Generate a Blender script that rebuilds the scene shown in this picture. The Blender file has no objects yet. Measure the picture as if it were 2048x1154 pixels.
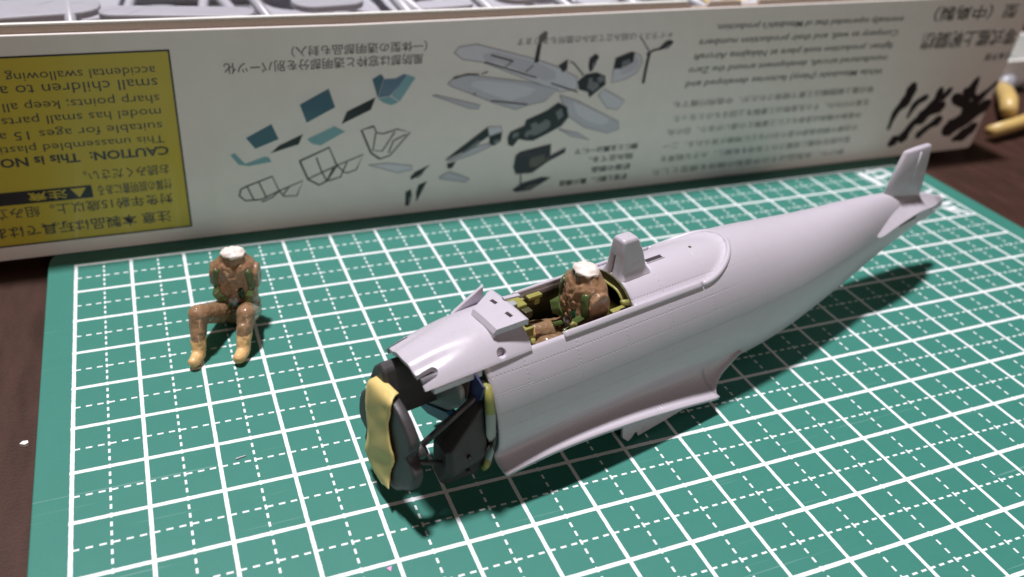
import bpy, bmesh, math, random
import numpy as np
from mathutils import Vector, Matrix
from mathutils.bvhtree import BVHTree

# ------------------------------------------------------------------ scene, camera, light (1 unit = 1 cm)
random.seed(7)
SC = bpy.context.scene
COL = SC.collection
SC.unit_settings.system = 'METRIC'
SC.unit_settings.scale_length = 0.01

cam_data = bpy.data.cameras.new('camera')
cam = bpy.data.objects.new('camera', cam_data)
COL.objects.link(cam)
cam_data.sensor_width = 36.0
cam_data.lens = 30.47
cam_data.clip_start = 0.1
cam_data.clip_end = 2000.0
cam.matrix_world = Matrix((
    (0.92370485, 0.14438642, -0.35485478, 1.8116),
    (-0.37596009, 0.51969096, -0.76718663, -16.5986),
    (0.07364349, 0.84206524, 0.53432458, 9.3999),
    (0, 0, 0, 1)))
cam_data.dof.use_dof = True
cam_data.dof.focus_distance = 13.1
cam_data.dof.aperture_fstop = 0.20
SC.camera = cam

world = bpy.data.worlds.new('World')
SC.world = world
world.use_nodes = True
wb = world.node_tree.nodes['Background']
wb.inputs['Color'].default_value = (1.0, 0.86, 0.78, 1)
wb.inputs['Strength'].default_value = 0.012

def area_lamp(name, loc, target, size, energy, color):
    ld = bpy.data.lights.new(name, 'AREA')
    ld.shape = 'DISK'; ld.size = size; ld.energy = energy; ld.color = color
    o = bpy.data.objects.new(name, ld); COL.objects.link(o)
    o.location = loc
    d = Vector(target) - Vector(loc)
    o.rotation_euler = d.to_track_quat('-Z', 'Y').to_euler()
    return o
area_lamp('desk_lamp', (-22.0, 39.0, 300), (9, -5, 0), 27.0, 1340000, (1.0, 0.97, 1.0))
area_lamp('front_fill', (14.0, -88, 34), (12, 0, 2), 36.0, 13500, (1.0, 0.80, 0.70))  # added fill from the camera side to brighten the box face

SC.view_settings.view_transform = 'Standard'
SC.view_settings.look = 'None'
SC.view_settings.exposure = 0.0
SC.view_settings.gamma = 1.0
SC.render.engine = 'CYCLES'
SC.cycles.max_bounces = 8

# ------------------------------------------------------------------ helpers
def tag(o, label=None, cat=None, group=None, kind=None):
    if label: o['label'] = label
    if cat: o['category'] = cat
    if group: o['group'] = group
    if kind: o['kind'] = kind
    return o

def empty(name, loc=(0, 0, 0), rz=0.0):
    o = bpy.data.objects.new(name, None)
    COL.objects.link(o)
    o.location = loc; o.rotation_euler = (0, 0, rz)
    o.empty_display_size = 0.2
    return o

def link_mesh(name, me, mat=None, parent=None, smooth=True):
    if mat is not None and not me.materials:
        me.materials.append(mat)
    if smooth:
        for p in me.polygons: p.use_smooth = True
    o = bpy.data.objects.new(name, me)
    COL.objects.link(o)
    if parent is not None: o.parent = parent
    return o

def build(name, verts, faces, mat=None, parent=None, smooth=True, fix=True):
    me = bpy.data.meshes.new(name)
    me.from_pydata([tuple(v) for v in verts], [], [tuple(f) for f in faces])
    if fix:
        bm = bmesh.new(); bm.from_mesh(me)
        bmesh.ops.recalc_face_normals(bm, faces=bm.faces)
        bm.to_mesh(me); bm.free()
    me.update()
    return link_mesh(name, me, mat, parent, smooth)

def bevel(o, w, seg=2, angle=35):
    m = o.modifiers.new('bevel', 'BEVEL'); m.width = w; m.segments = seg
    m.limit_method = 'ANGLE'; m.angle_limit = math.radians(angle)
    m.harden_normals = False
    return o

def solid(o, t, offset=-1):
    m = o.modifiers.new('solid', 'SOLIDIFY'); m.thickness = t; m.offset = offset
    return o

def subsurf(o, n=2):
    m = o.modifiers.new('sub', 'SUBSURF'); m.levels = n; m.render_levels = n
    return o

def bake(o):
    """replace the mesh by its evaluated, modifier-free copy"""
    bpy.context.view_layer.update()
    dg = bpy.context.evaluated_depsgraph_get()
    me = bpy.data.meshes.new_from_object(o.evaluated_get(dg))
    o.modifiers.clear()
    o.data = me
    return o

def cut(o, cutters):
    """carve openings, then drop the carving shapes"""
    for c in cutters:
        m = o.modifiers.new('cut', 'BOOLEAN'); m.operation = 'DIFFERENCE'; m.object = c; m.solver = 'EXACT'
    bake(o)
    for c in cutters:
        me = c.data
        bpy.data.objects.remove(c)
        bpy.data.meshes.remove(me)
    return o

def box_data(c, s, rot=None):
    x, y, z = [q / 2 for q in s]
    vs = [Vector(p) for p in ((-x, -y, -z), (x, -y, -z), (x, y, -z), (-x, y, -z), (-x, -y, z), (x, -y, z), (x, y, z), (-x, y, z))]
    if rot is not None: vs = [rot @ v for v in vs]
    vs = [v + Vector(c) for v in vs]
    fs = [(0, 3, 2, 1), (4, 5, 6, 7), (0, 1, 5, 4), (1, 2, 6, 5), (2, 3, 7, 6), (3, 0, 4, 7)]
    return vs, fs

def box(name, c, s, mat, parent=None, bev=0.01, rot=None, seg=2):
    vs, fs = box_data(c, s, rot)
    o = build(name, vs, fs, mat, parent, smooth=False)
    if bev: bevel(o, bev, seg)
    return o

def loft(name, rings, mat, parent=None, closed=True, caps=True, smooth=True):
    n = len(rings[0]); vs = []; fs = []
    for r in rings: vs += list(r)
    for i in range(len(rings) - 1):
        for j in range(n if closed else n - 1):
            a = i * n + j; b = i * n + (j + 1) % n
            fs.append((a, b, b + n, a + n))
    if caps:
        fs.append(tuple(range(n))[::-1]); fs.append(tuple(range((len(rings) - 1) * n, len(rings) * n)))
    return build(name, vs, fs, mat, parent, smooth)

def tube_data(pts, r, seg=10):
    pts = [Vector(p) for p in pts]; rings = []
    up = Vector((0.013, 0.02, 1))
    for i, p in enumerate(pts):
        d = (pts[min(i + 1, len(pts) - 1)] - pts[max(i - 1, 0)]).normalized()
        a = d.cross(up)
        if a.length < 1e-3: a = d.cross(Vector((1, 0, 0)))
        a.normalize(); b = d.cross(a)
        rr = r[i] if isinstance(r, (list, tuple)) else r
        rings.append([p + a * math.cos(t) * rr + b * math.sin(t) * rr for t in [2 * math.pi * k / seg for k in range(seg)]])
    return rings

def tube(name, pts, r, mat, parent=None, seg=10):
    return loft(name, tube_data(pts, r, seg), mat, parent)

def prism(name, outline, o0, ax, ay, az, t, mat, parent=None, bev=0.0, smooth=False):
    """2-D outline (a,b) placed at o0 + a*ax + b*ay, extruded by t along az"""
    o0, ax, ay, az = [Vector(v) for v in (o0, ax, ay, az)]
    n = len(outline)
    lo = [o0 + ax * a + ay * b for a, b in outline]
    hi = [p + az * t for p in lo]
    fs = [tuple(range(n)), tuple(range(n, 2 * n))[::-1]] + [(i, (i + 1) % n, n + (i + 1) % n, n + i) for i in range(n)]
    o = build(name, lo + hi, fs, mat, parent, smooth)
    if bev: bevel(o, bev, 2)
    return o

def rounded_rect(w, h, r, k=6):
    out = []
    for cx, cy, a0 in ((w / 2 - r, h / 2 - r, 0), (-w / 2 + r, h / 2 - r, 90), (-w / 2 + r, -h / 2 + r, 180), (w / 2 - r, -h / 2 + r, 270)):
        for i in range(k + 1):
            a = math.radians(a0 + 90 * i / k)
            out.append((cx + r * math.cos(a), cy + r * math.sin(a)))
    return out

# ------------------------------------------------------------------ materials
class NT:
    def __init__(self, name):
        self.m = bpy.data.materials.new(name); self.m.use_nodes = True
        self.t = self.m.node_tree; self.b = self.t.nodes['Principled BSDF']
    def n(self, kind, **kw):
        x = self.t.nodes.new(kind)
        for k, v in kw.items(): setattr(x, k, v)
        return x
    def l(self, a, b): self.t.links.new(a, b)
    def math(self, op, a, b=None, c=None):
        x = self.n('ShaderNodeMath', operation=op)
        for i, v in enumerate((a, b, c)):
            if v is None: continue
            if isinstance(v, (int, float)): x.inputs[i].default_value = v
            else: self.l(v, x.inputs[i])
        return x.outputs[0]
    def mix(self, fac, a, b):
        x = self.n('ShaderNodeMix', data_type='RGBA')
        for i, v in ((0, fac), (6, a), (7, b)):
            if isinstance(v, (int, float)): x.inputs[i].default_value = v
            elif isinstance(v, tuple): x.inputs[i].default_value = (*v, 1)
            else: self.l(v, x.inputs[i])
        return x.outputs[2]
    def noise(self, vec, scale, detail=3, rough=0.55):
        x = self.n('ShaderNodeTexNoise'); x.inputs['Scale'].default_value = scale
        x.inputs['Detail'].default_value = detail; x.inputs['Roughness'].default_value = rough
        if vec is not None: self.l(vec, x.inputs['Vector'])
        return x.outputs['Fac']
    def ramp(self, fac, p0, p1):
        x = self.n('ShaderNodeMapRange'); x.inputs[1].default_value = p0; x.inputs[2].default_value = p1
        x.clamp = True
        self.l(fac, x.inputs[0]); return x.outputs[0]
    def coord(self, which='Object'):
        return self.n('ShaderNodeTexCoord').outputs[which]
    def bump(self, h, strength, dist=0.01):
        x = self.n('ShaderNodeBump'); x.inputs['Strength'].default_value = strength; x.inputs['Distance'].default_value = dist
        self.l(h, x.inputs['Height']); self.l(x.outputs[0], self.b.inputs['Normal'])

def simple(name, col, rough=0.45, var=0.12, scale=6.0, bump=0.0, bscale=30.0, spec=0.5, coat=0.0, sss=0.0):
    """paint or plastic with a little mottling and grain"""
    k = NT(name); v = k.coord()
    f = k.noise(v, scale)
    dark = tuple(c * (1 - var) for c in col); lite = tuple(min(1, c * (1 + var)) for c in col)
    k.l(k.mix(f, dark, lite), k.b.inputs['Base Color'])
    r = k.math('MULTIPLY_ADD', k.noise(v, scale * 3), 0.2, rough - 0.1)
    k.l(r, k.b.inputs['Roughness'])
    k.b.inputs['Specular IOR Level'].default_value = spec
    if coat:
        k.b.inputs['Coat Weight'].default_value = coat; k.b.inputs['Coat Roughness'].default_value = 0.15
    if sss:
        k.b.inputs['Subsurface Weight'].default_value = sss
        k.b.inputs['Subsurface Radius'].default_value = (0.06, 0.05, 0.05)
    if bump: k.bump(k.noise(v, bscale, 4), bump, 0.01)
    return k.m

M = {}
PL = (0.55, 0.51, 0.57)
M['plastic'] = simple('grey_plastic', PL, 0.30, 0.03, 3, 0.06, 60, sss=0.12)
M['sprue'] = simple('sprue_plastic', (0.52, 0.51, 0.56), 0.35, 0.06, 3)
M['black'] = simple('black_paint', (0.045, 0.040, 0.043), 0.5, 0.25, 8, 0.12, 40)
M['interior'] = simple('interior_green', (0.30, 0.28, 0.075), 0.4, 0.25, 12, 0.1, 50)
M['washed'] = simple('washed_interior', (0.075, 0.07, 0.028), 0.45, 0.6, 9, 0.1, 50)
M['tape'] = simple('masking_tape', (0.78, 0.59, 0.22), 0.6, 0.08, 10, 0.25, 90)
M['blue'] = simple('blue_paint', (0.02, 0.14, 0.29), 0.4, 0.3, 8)
M['navy'] = simple('navy_paint', (0.01, 0.015, 0.09), 0.45, 0.3, 8)
M['pale'] = simple('primer_grey', (0.34, 0.37, 0.36), 0.5, 0.08, 8)
M['rust'] = simple('brown_paint', (0.10, 0.055, 0.04), 0.5, 0.2, 8)
def washed_paint(name, col, rough, coat, blotch=0.35, wash=0.9):
    """gloss paint with a dark wash settled in the sculpted creases"""
    k = NT(name); v = k.coord()
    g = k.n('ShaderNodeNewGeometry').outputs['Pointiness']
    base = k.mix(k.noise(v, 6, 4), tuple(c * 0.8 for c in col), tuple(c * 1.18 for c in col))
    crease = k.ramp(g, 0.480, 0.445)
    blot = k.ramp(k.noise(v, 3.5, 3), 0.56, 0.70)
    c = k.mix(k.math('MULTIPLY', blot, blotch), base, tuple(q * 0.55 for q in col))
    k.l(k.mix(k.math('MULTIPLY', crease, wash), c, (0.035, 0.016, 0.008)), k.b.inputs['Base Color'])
    k.b.inputs['Roughness'].default_value = rough
    k.b.inputs['Coat Weight'].default_value = coat; k.b.inputs['Coat Roughness'].default_value = 0.12
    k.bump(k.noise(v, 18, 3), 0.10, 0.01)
    return k.m
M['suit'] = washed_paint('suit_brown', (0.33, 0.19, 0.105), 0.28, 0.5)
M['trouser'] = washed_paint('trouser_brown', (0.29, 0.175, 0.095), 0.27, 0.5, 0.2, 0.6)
M['boot'] = simple('boot_tan', (0.74, 0.46, 0.20), 0.42, 0.1, 9, 0.08, 20)
M['strap'] = simple('strap_green', (0.095, 0.135, 0.042), 0.22, 0.25, 12, 0.1, 30, coat=0.3)
M['strapd'] = simple('dark_green', (0.008, 0.045, 0.02), 0.25, 0.25, 12, coat=0.3)
M['putty'] = washed_paint('white_putty', (0.84, 0.74, 0.68), 0.4, 0.15, 0.12, 0.5)
M['metal'] = simple('buckle_metal', (0.42, 0.40, 0.43), 0.28, 0.15, 20)
M['metal'].node_tree.nodes['Principled BSDF'].inputs['Metallic'].default_value = 0.5
M['card'] = simple('card_edge', (0.50, 0.40, 0.33), 0.75, 0.12, 20, 0.2, 60)
M['cardwhite'] = simple('card_white', (0.80, 0.78, 0.74), 0.6, 0.05, 12)
M['yellowtool'] = simple('yellow_handle', (0.60, 0.42, 0.15), 0.4, 0.08, 4)
M['steel'] = simple('tool_steel', (0.35, 0.35, 0.38), 0.35, 0.15, 8)
M['pink'] = simple('pink_chip', (0.75, 0.35, 0.62), 0.5, 0.05, 8)
M['white'] = simple('white_chip', (0.85, 0.84, 0.82), 0.5, 0.05, 8)
M['matprint'] = simple('mat_white_print', (0.80, 0.82, 0.84), 0.5, 0.08, 8)

def box_paper(name, col, coat=0.42):
    k = NT(name); v = k.coord()
    f = k.noise(v, 2.5, 2)
    k.l(k.mix(f, tuple(c * 0.96 for c in col), tuple(min(1, c * 1.04) for c in col)), k.b.inputs['Base Color'])
    k.b.inputs['Roughness'].default_value = 0.45
    k.b.inputs['Coat Weight'].default_value = coat
    k.b.inputs['Coat Roughness'].default_value = 0.09
    k.bump(k.noise(v, 0.9, 2), 0.05, 0.05)
    return k.m
INK = {'paper': (0.88, 0.82, 0.79), 'yellow': (0.60, 0.47, 0.045), 'ink': (0.016, 0.015, 0.022), 'black': (0.008, 0.011, 0.014),
       'line': (0.035, 0.035, 0.045), 'text': (0.05, 0.05, 0.05), 'text2': (0.14, 0.14, 0.14), 'tealD': (0.05, 0.14, 0.20), 'tealM': (0.11, 0.20, 0.30),
       'tealL': (0.22, 0.42, 0.48), 'lav': (0.72, 0.70, 0.78), 'lav2': (0.60, 0.58, 0.66), 'edge': (0.30, 0.29, 0.34), 'grey': (0.13, 0.11, 0.10), 'greyL': (0.2, 0.2, 0.22), 'plum': (0.028, 0.018, 0.035)}
for k_, c_ in INK.items(): M['p_' + k_] = box_paper('print_' + k_, c_)

def mat_material():
    k = NT('cutting_mat_vinyl')
    sep = k.n('ShaderNodeSeparateXYZ'); co = k.coord(); k.l(co, sep.inputs[0])
    X, Y, Z = sep.outputs
    inside = k.math('MULTIPLY', k.math('MULTIPLY', k.math('GREATER_THAN', X, -0.035), k.math('LESS_THAN', X, 21.035)),
                    k.math('MULTIPLY', k.math('LESS_THAN', Y, 0.035), k.math('GREATER_THAN', Y, -29.035)))
    def near(a, off, half):                      # distance to the nearest (integer + off) below half
        f = k.math('ABSOLUTE', k.math('SUBTRACT', k.math('FRACT', k.math('ADD', a, 100.5 - off)), 0.5))
        return f, k.math('LESS_THAN', f, half)
    wob = k.math('MULTIPLY_ADD', k.noise(co, 9, 2), 0.012, -0.006)
    _, sx = near(k.math('ADD', X, wob), 0.0, 0.0295)
    _, sy = near(k.math('ADD', Y, wob), 0.0, 0.034)
    _, hx = near(X, 0.5, 0.0165)
    _, hy = near(Y, 0.5, 0.0165)
    def dash(a, off):
        f = k.math('ABSOLUTE', k.math('SUBTRACT', k.math('FRACT', k.math('MULTIPLY_ADD', a, 6.0, 600.5 - off * 6)), 0.5))
        return k.math('LESS_THAN', f, 0.27)
    dx = k.math('MULTIPLY', hy, dash(X, 0.058))
    dy = k.math('MULTIPLY', hx, dash(Y, 0.0))
    line = k.math('MAXIMUM', k.math('MAXIMUM', sx, sy), k.math('MAXIMUM', dx, dy))
    top = k.math('GREATER_THAN', Z, -0.004)
    wear = k.ramp(k.noise(co, 28, 4), 0.22, 0.34)
    line = k.math('MULTIPLY', k.math('MULTIPLY', line, inside), k.math('MULTIPLY', top, wear))
    g = k.mix(k.noise(co, 1.2, 4), (0.033, 0.187, 0.145), (0.042, 0.216, 0.170))
    g = k.mix(k.ramp(k.noise(co, 16, 5, 0.7), 0.35, 0.68), g, k.mix(k.noise(co, 40, 2), (0.029, 0.168, 0.134), (0.052, 0.228, 0.180)))
    vor = k.n('ShaderNodeTexVoronoi'); vor.inputs['Scale'].default_value = 4.2; k.l(co, vor.inputs['Vector'])
    speck = k.math('LESS_THAN', vor.outputs['Distance'], k.math('MULTIPLY_ADD', k.noise(co, 2.0), 0.07, -0.018))
    g = k.mix(k.math('MULTIPLY', speck, 0.55), g, (0.30, 0.42, 0.40))
    w1 = k.n('ShaderNodeTexNoise'); w1.inputs['Scale'].default_value = 1.0; w1.inputs['Detail'].default_value = 2
    mp = k.n('ShaderNodeMapping'); mp.inputs['Scale'].default_value = (0.25, 14, 1); mp.inputs['Rotation'].default_value = (0, 0, 0.45)
    k.l(co, mp.inputs[0]); k.l(mp.outputs[0], w1.inputs['Vector'])
    scr = k.ramp(w1.outputs['Fac'], 0.69, 0.72)
    g = k.mix(k.math('MULTIPLY', scr, 0.24), g, (0.30, 0.45, 0.42))
    k.l(k.mix(line, g, (0.80, 0.82, 0.83)), k.b.inputs['Base Color'])
    k.l(k.math('MULTIPLY_ADD', k.noise(co, 4, 3), 0.15, 0.42), k.b.inputs['Roughness'])
    k.b.inputs['Specular IOR Level'].default_value = 0.4
    k.bump(k.math('ADD', k.noise(co, 45, 3), k.math('MULTIPLY', scr, -0.6)), 0.10, 0.01)
    return k.m
M['mat'] = mat_material()

def wood_material():
    k = NT('desk_wood'); co = k.coord()
    mp = k.n('ShaderNodeMapping'); mp.inputs['Scale'].default_value = (0.9, 0.25, 1); k.l(co, mp.inputs[0])
    g = k.noise(mp.outputs[0], 3.0, 8, 0.65)
    k.l(k.mix(k.ramp(g, 0.3, 0.7), (0.032, 0.013, 0.009), (0.060, 0.025, 0.017)), k.b.inputs['Base Color'])
    dust = k.math('LESS_THAN', (lambda v: (k.l(co, v.inputs['Vector']), v.outputs['Distance'])[1])(
        (lambda v: (setattr(v.inputs['Scale'], 'default_value', 6.0), v)[1])(k.n('ShaderNodeTexVoronoi'))), 0.06)
    k.l(k.math('MULTIPLY_ADD', g, 0.25, 0.42), k.b.inputs['Roughness'])
    k.b.inputs['Specular IOR Level'].default_value = 0.3
    k.bump(k.noise(co, 22, 5), 0.22, 0.03)
    return k.m
M['wood'] = wood_material()

def fuselage_material():
    """grey plastic with rows of fine rivet dimples and a few panel lines laid along the hull (uv = station, height)"""
    k = NT('riveted_plastic')
    uv = k.n('ShaderNodeUVMap'); uv.uv_map = 'hull'
    sep = k.n('ShaderNodeSeparateXYZ'); k.l(uv.outputs[0], sep.inputs[0])
    U, V = sep.outputs[0], sep.outputs[1]
    co = k.coord()
    def saw(a, period, off=0.0):
        return k.math('MULTIPLY', k.math('ABSOLUTE', k.math('SUBTRACT', k.math('FRACT', k.math('MULTIPLY_ADD', a, 1 / period, 50.5 - off / period)), 0.5)), period)
    def dots(a, pa, b, pb, off=0.0):
        da = saw(a, pa, off); db = saw(b, pb)
        d = k.math('SQRT', k.math('ADD', k.math('POWER', da, 2), k.math('POWER', db, 2)))
        return k.ramp(d, 0.016, 0.007)
    r1 = dots(V, 0.26, U, 0.066, 0.07)          # rows along the hull
    r2 = k.math('MULTIPLY', dots(U, 0.93, V, 0.058, 0.20), 0.6)          # rows round the hull
    fade = k.ramp(U, 8.4, 7.4)
    riv = k.math('MULTIPLY', k.math('MAXIMUM', r1, r2), k.math('MULTIPLY_ADD', fade, 0.8, 0.2))
    ln = k.math('MAXIMUM', k.math('MULTIPLY', k.ramp(saw(U, 100, 8.95), 0.012, 0.004), 0.35), k.ramp(saw(V, 100, 1.62), 0.008, 0.003))
    ln = k.math('MAXIMUM', ln, k.math('MULTIPLY', k.ramp(saw(V, 100, 1.92), 0.008, 0.003), k.math('LESS_THAN', U, 4.0)))
    h = k.math('MULTIPLY', k.math('MAXIMUM', riv, ln), -1.0)
    k.l(k.mix(k.noise(co, 3, 3), tuple(c * 0.97 for c in PL), tuple(c * 1.03 for c in PL)), k.b.inputs['Base Color'])
    k.l(k.math('MULTIPLY_ADD', k.noise(co, 9, 3), 0.16, 0.28), k.b.inputs['Roughness'])
    k.b.inputs['Subsurface Weight'].default_value = 0.12
    k.b.inputs['Subsurface Radius'].default_value = (0.06, 0.05, 0.05)
    k.bump(h, 0.55, 0.014)
    return k.m
M['hull'] = fuselage_material()
PRINT_POLYS = [
    ('tealD',[(3.5,2.18),(4.03,2.44),(4.15,2.1),(3.67,1.93)]),
    ('black',[(3.96,1.8),(4.15,1.96),(4.65,2.17),(4.55,1.95)]),
    ('tealL',[(3.17,1.83),(3.25,1.88),(3.44,1.62),(3.83,1.74),(3.92,1.72),(3.97,1.61),(3.51,1.56),(3.31,1.61)]),
    ('tealD',[(4.62,2.81),(5.22,3.11),(5.34,2.7),(4.74,2.41)]),
    ('tealL',[(4.73,2.05),(5.31,2.29),(5.53,2.15),(5.0,1.88),(4.82,1.94)]),
    ('black',[(5.46,2.32),(5.58,2.59),(6.2,2.86),(6.09,2.59)]),
    ('tealD',[(6.13,3.25),(6.31,3.35),(6.38,3.27),(6.24,2.84)]),
    ('tealM',[(6.38,3.24),(6.63,3.24),(6.82,3.33),(6.88,3.28),(6.5,2.86),(6.25,2.85)]),
    ('tealL',[(6.88,3.31),(7.06,3.23),(6.72,2.73),(6.53,2.87)]),
    ('tealL',[(6.24,2.83),(6.52,2.85),(6.7,2.72),(6.53,2.66),(6.36,2.73)]),
    ('lav',[(6.02,1.33),(6.47,1.33),(7.01,1.21),(7.02,1.12),(6.67,1.08)]),
    ('ink',[(6.97,0.94),(7.07,1.05),(7.43,1.2),(7.22,0.98),(6.99,0.86)]),
    ('ink',[(6.86,0.58),(6.99,0.64),(7.01,0.47),(6.94,0.22),(6.85,0.23),(6.86,0.42)]),
    ('ink',[(7.11,0.55),(7.17,0.73),(7.37,0.8),(7.12,0.29)]),
    ('lav',[(7.9,3.72),(8.01,3.84),(8.41,3.88),(9.82,3.48),(10.38,3.28),(10.89,3.01),(10.93,2.73),(10.48,2.69),(9.61,3.05),(8.53,3.49),(8.09,3.57)]),
    ('lav2',[(7.78,3.05),(7.94,3.2),(8.31,3.21),(9.61,2.99),(10.44,2.76),(10.13,2.5),(9.7,2.43),(9.42,2.35),(8.83,2.56),(8.4,2.76),(7.88,2.98)]),
    ('lav2',[(10.49,2.62),(10.96,2.45),(12.14,1.84),(12.18,1.65),(11.87,1.57),(11.24,1.77),(10.74,2.1),(10.59,2.4)]),
    ('lav',[(11.49,2.55),(11.62,2.69),(12.22,2.36),(12.06,2.15),(11.77,2.21)]),
    ('lav2',[(7.44,2.81),(7.52,2.82),(8.56,2.51),(8.52,2.43),(8.31,2.46)]),
    ('lav2',[(10.55,1.79),(11.07,1.64),(11.41,1.44),(10.92,1.57)]),
    ('ink',[(9.77,3.41),(9.82,3.8),(9.92,3.86),(9.88,3.41)]),
    ('grey',[(9.84,3.82),(9.84,4.0),(9.97,4.1),(10.04,4.07),(10.02,3.92),(9.92,3.86)]),
    ('ink',[(10.38,3.31),(10.6,3.45),(10.61,3.22),(10.51,3.14)]),
    ('ink',[(11.14,3.27),(11.15,3.44),(11.29,3.54),(11.39,3.46),(11.27,3.25),(11.25,3.13),(11.18,3.13)]),
    ('ink',[(10.91,2.91),(11.11,3.07),(11.37,3.1),(11.61,3.0),(11.65,2.79),(11.47,2.66),(11.26,2.5),(11.21,2.64),(10.97,2.71)]),
    ('ink',[(11.8,3.17),(11.82,3.41),(12.22,3.54),(12.3,3.52),(12.3,3.31),(12.01,3.16)]),
    ('lav',[(11.8,3.16),(12.02,3.15),(12.34,3.32),(12.32,3.52),(12.47,3.44),(12.54,3.27),(12.43,3.03),(12.17,2.9),(11.8,2.82)]),
    ('ink',[(12.92,3.58),(13.09,3.74),(13.2,3.77),(13.31,3.72),(13.23,3.62),(13.01,3.54)]),
    ('ink',[(9.27,1.68),(9.33,1.82),(9.67,1.94),(9.7,2.08),(10.02,2.19),(10.23,2.28),(10.47,2.44),(10.71,2.32),(10.78,2.06),(10.62,1.86),(10.29,1.7),(9.93,1.55),(9.78,1.56),(9.55,1.62),(9.42,1.45),(9.3,1.5)]),
    ('ink',[(7.77,1.28),(8.76,1.98),(8.81,1.76),(8.47,1.55),(8.05,1.37)]),
    ('ink',[(8.82,1.75),(9.13,1.83),(9.11,1.62),(8.94,1.51),(8.83,1.58)]),
    ('lav2',[(7.81,1.26),(8.12,1.35),(8.5,1.53),(8.82,1.58),(8.9,1.52),(8.48,1.36),(8.06,1.25)]),
    ('lav',[(8.77,1.98),(9.09,1.97),(9.13,1.85),(8.82,1.76)]),
    ('ink',[(7.85,1.05),(7.83,1.18),(8.04,1.22),(7.96,1.06)]),
    ('lav2',[(7.65,0.86),(7.89,0.98),(8.4,0.74),(8.3,0.67),(7.68,0.82)]),
    ('plum',[(9.51,1.22),(9.62,1.3),(10.4,1.43),(10.41,1.13),(10.8,1.3),(10.79,1.17),(10.37,0.98),(9.97,0.72),(9.55,0.73),(9.48,0.92)]),
    ('plum',[(9.49,0.33),(9.72,0.48),(10.25,0.59),(10.49,0.55),(9.97,0.27),(9.59,0.26)]),
    ('greyL',[(11.39,2.95),(11.53,3.04),(11.61,2.9),(11.48,2.84)]),
    ('greyL',[(11.18,2.96),(11.27,2.99),(11.33,2.81),(11.19,2.78)]),
    ('greyL',[(9.82,1.96),(9.96,2.02),(10.06,1.8),(9.91,1.74)]),
    ('greyL',[(10.43,2.2),(10.57,2.3),(10.64,2.11),(10.52,2.01)]),
    ('greyL',[(9.39,1.78),(9.54,1.8),(9.54,1.69),(9.4,1.65)]),
]
PRINT_STROKES = [
    ('line',0.035,[(3.27,0.94),(3.3,1.05),(3.43,1.11),(3.96,1.28),(4.08,0.93),(3.7,0.77),(3.37,0.78),(3.26,0.91),(3.27,0.94)]),
    ('line',0.03,[(3.43,1.11),(3.55,0.77)]),
    ('line',0.03,[(3.68,1.17),(3.81,0.79)]),
    ('line',0.03,[(4.08,0.93),(4.59,1.11),(4.44,0.77),(4.17,0.79),(4.08,0.93)]),
    ('line',0.03,[(4.29,1.0),(4.16,0.83)]),
    ('line',0.03,[(3.7,0.71),(3.94,0.8),(4.08,0.93)]),
    ('line',0.04,[(4.55,1.57),(5.18,1.82),(5.33,1.39),(5.1,1.05),(4.93,0.97),(4.7,1.13),(4.55,1.57)]),
    ('line',0.03,[(4.9,1.62),(5.0,1.27),(5.1,1.05)]),
    ('line',0.03,[(4.7,1.14),(5.33,1.39),(5.91,1.59),(5.75,1.25),(5.54,1.19),(5.48,1.22),(5.33,1.39)]),
    ('line',0.03,[(5.1,1.05),(5.25,1.34)]),
    ('line',0.03,[(5.13,1.05),(5.4,1.11),(5.55,1.45)]),
    ('line',0.045,[(6.15,2.22),(5.88,2.15),(6.08,1.61),(6.27,1.45)]),
    ('line',0.03,[(6.15,2.22),(6.21,2.06),(6.36,2.03),(6.67,2.11),(6.95,2.01),(6.5,1.51),(6.27,1.45)]),
    ('line',0.03,[(6.19,2.06),(6.12,1.66),(6.33,1.63),(6.61,2.05)]),
    ('line',0.03,[(6.86,1.97),(6.58,1.85),(6.47,1.57)]),
    ('line',0.035,[(8.74,3.63),(9.27,3.47)]),
    ('line',0.03,[(8.6,3.49),(9.86,3.06)]),
    ('line',0.03,[(10.24,2.91),(10.94,2.66)]),
    ('line',0.02,[(9.26,3.47),(9.09,3.35)]),
    ('line',0.02,[(9.76,3.35),(9.59,3.21)]),
    ('line',0.03,[(10.66,3.38),(10.74,3.36),(11.04,3.05)]),
    ('ink',0.07,[(12.7,3.5),(12.67,3.22),(12.65,2.76)]),
    ('ink',0.05,[(12.63,3.45),(12.81,3.55),(12.97,3.56)]),
    ('line',0.025,[(12.7,3.5),(12.4,3.86)]),
    ('line',0.03,[(9.68,0.71),(9.7,0.48)]),
    ('line',0.025,[(8.55,3.22),(8.68,3.27)]),
    ('line',0.03,[(7.91,3.16),(8.21,3.24),(8.48,3.22)]),
    ('line',0.03,[(8.81,2.6),(9.7,2.45)]),
    ('line',0.025,[(8.37,2.76),(8.43,2.81)]),
]
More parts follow.
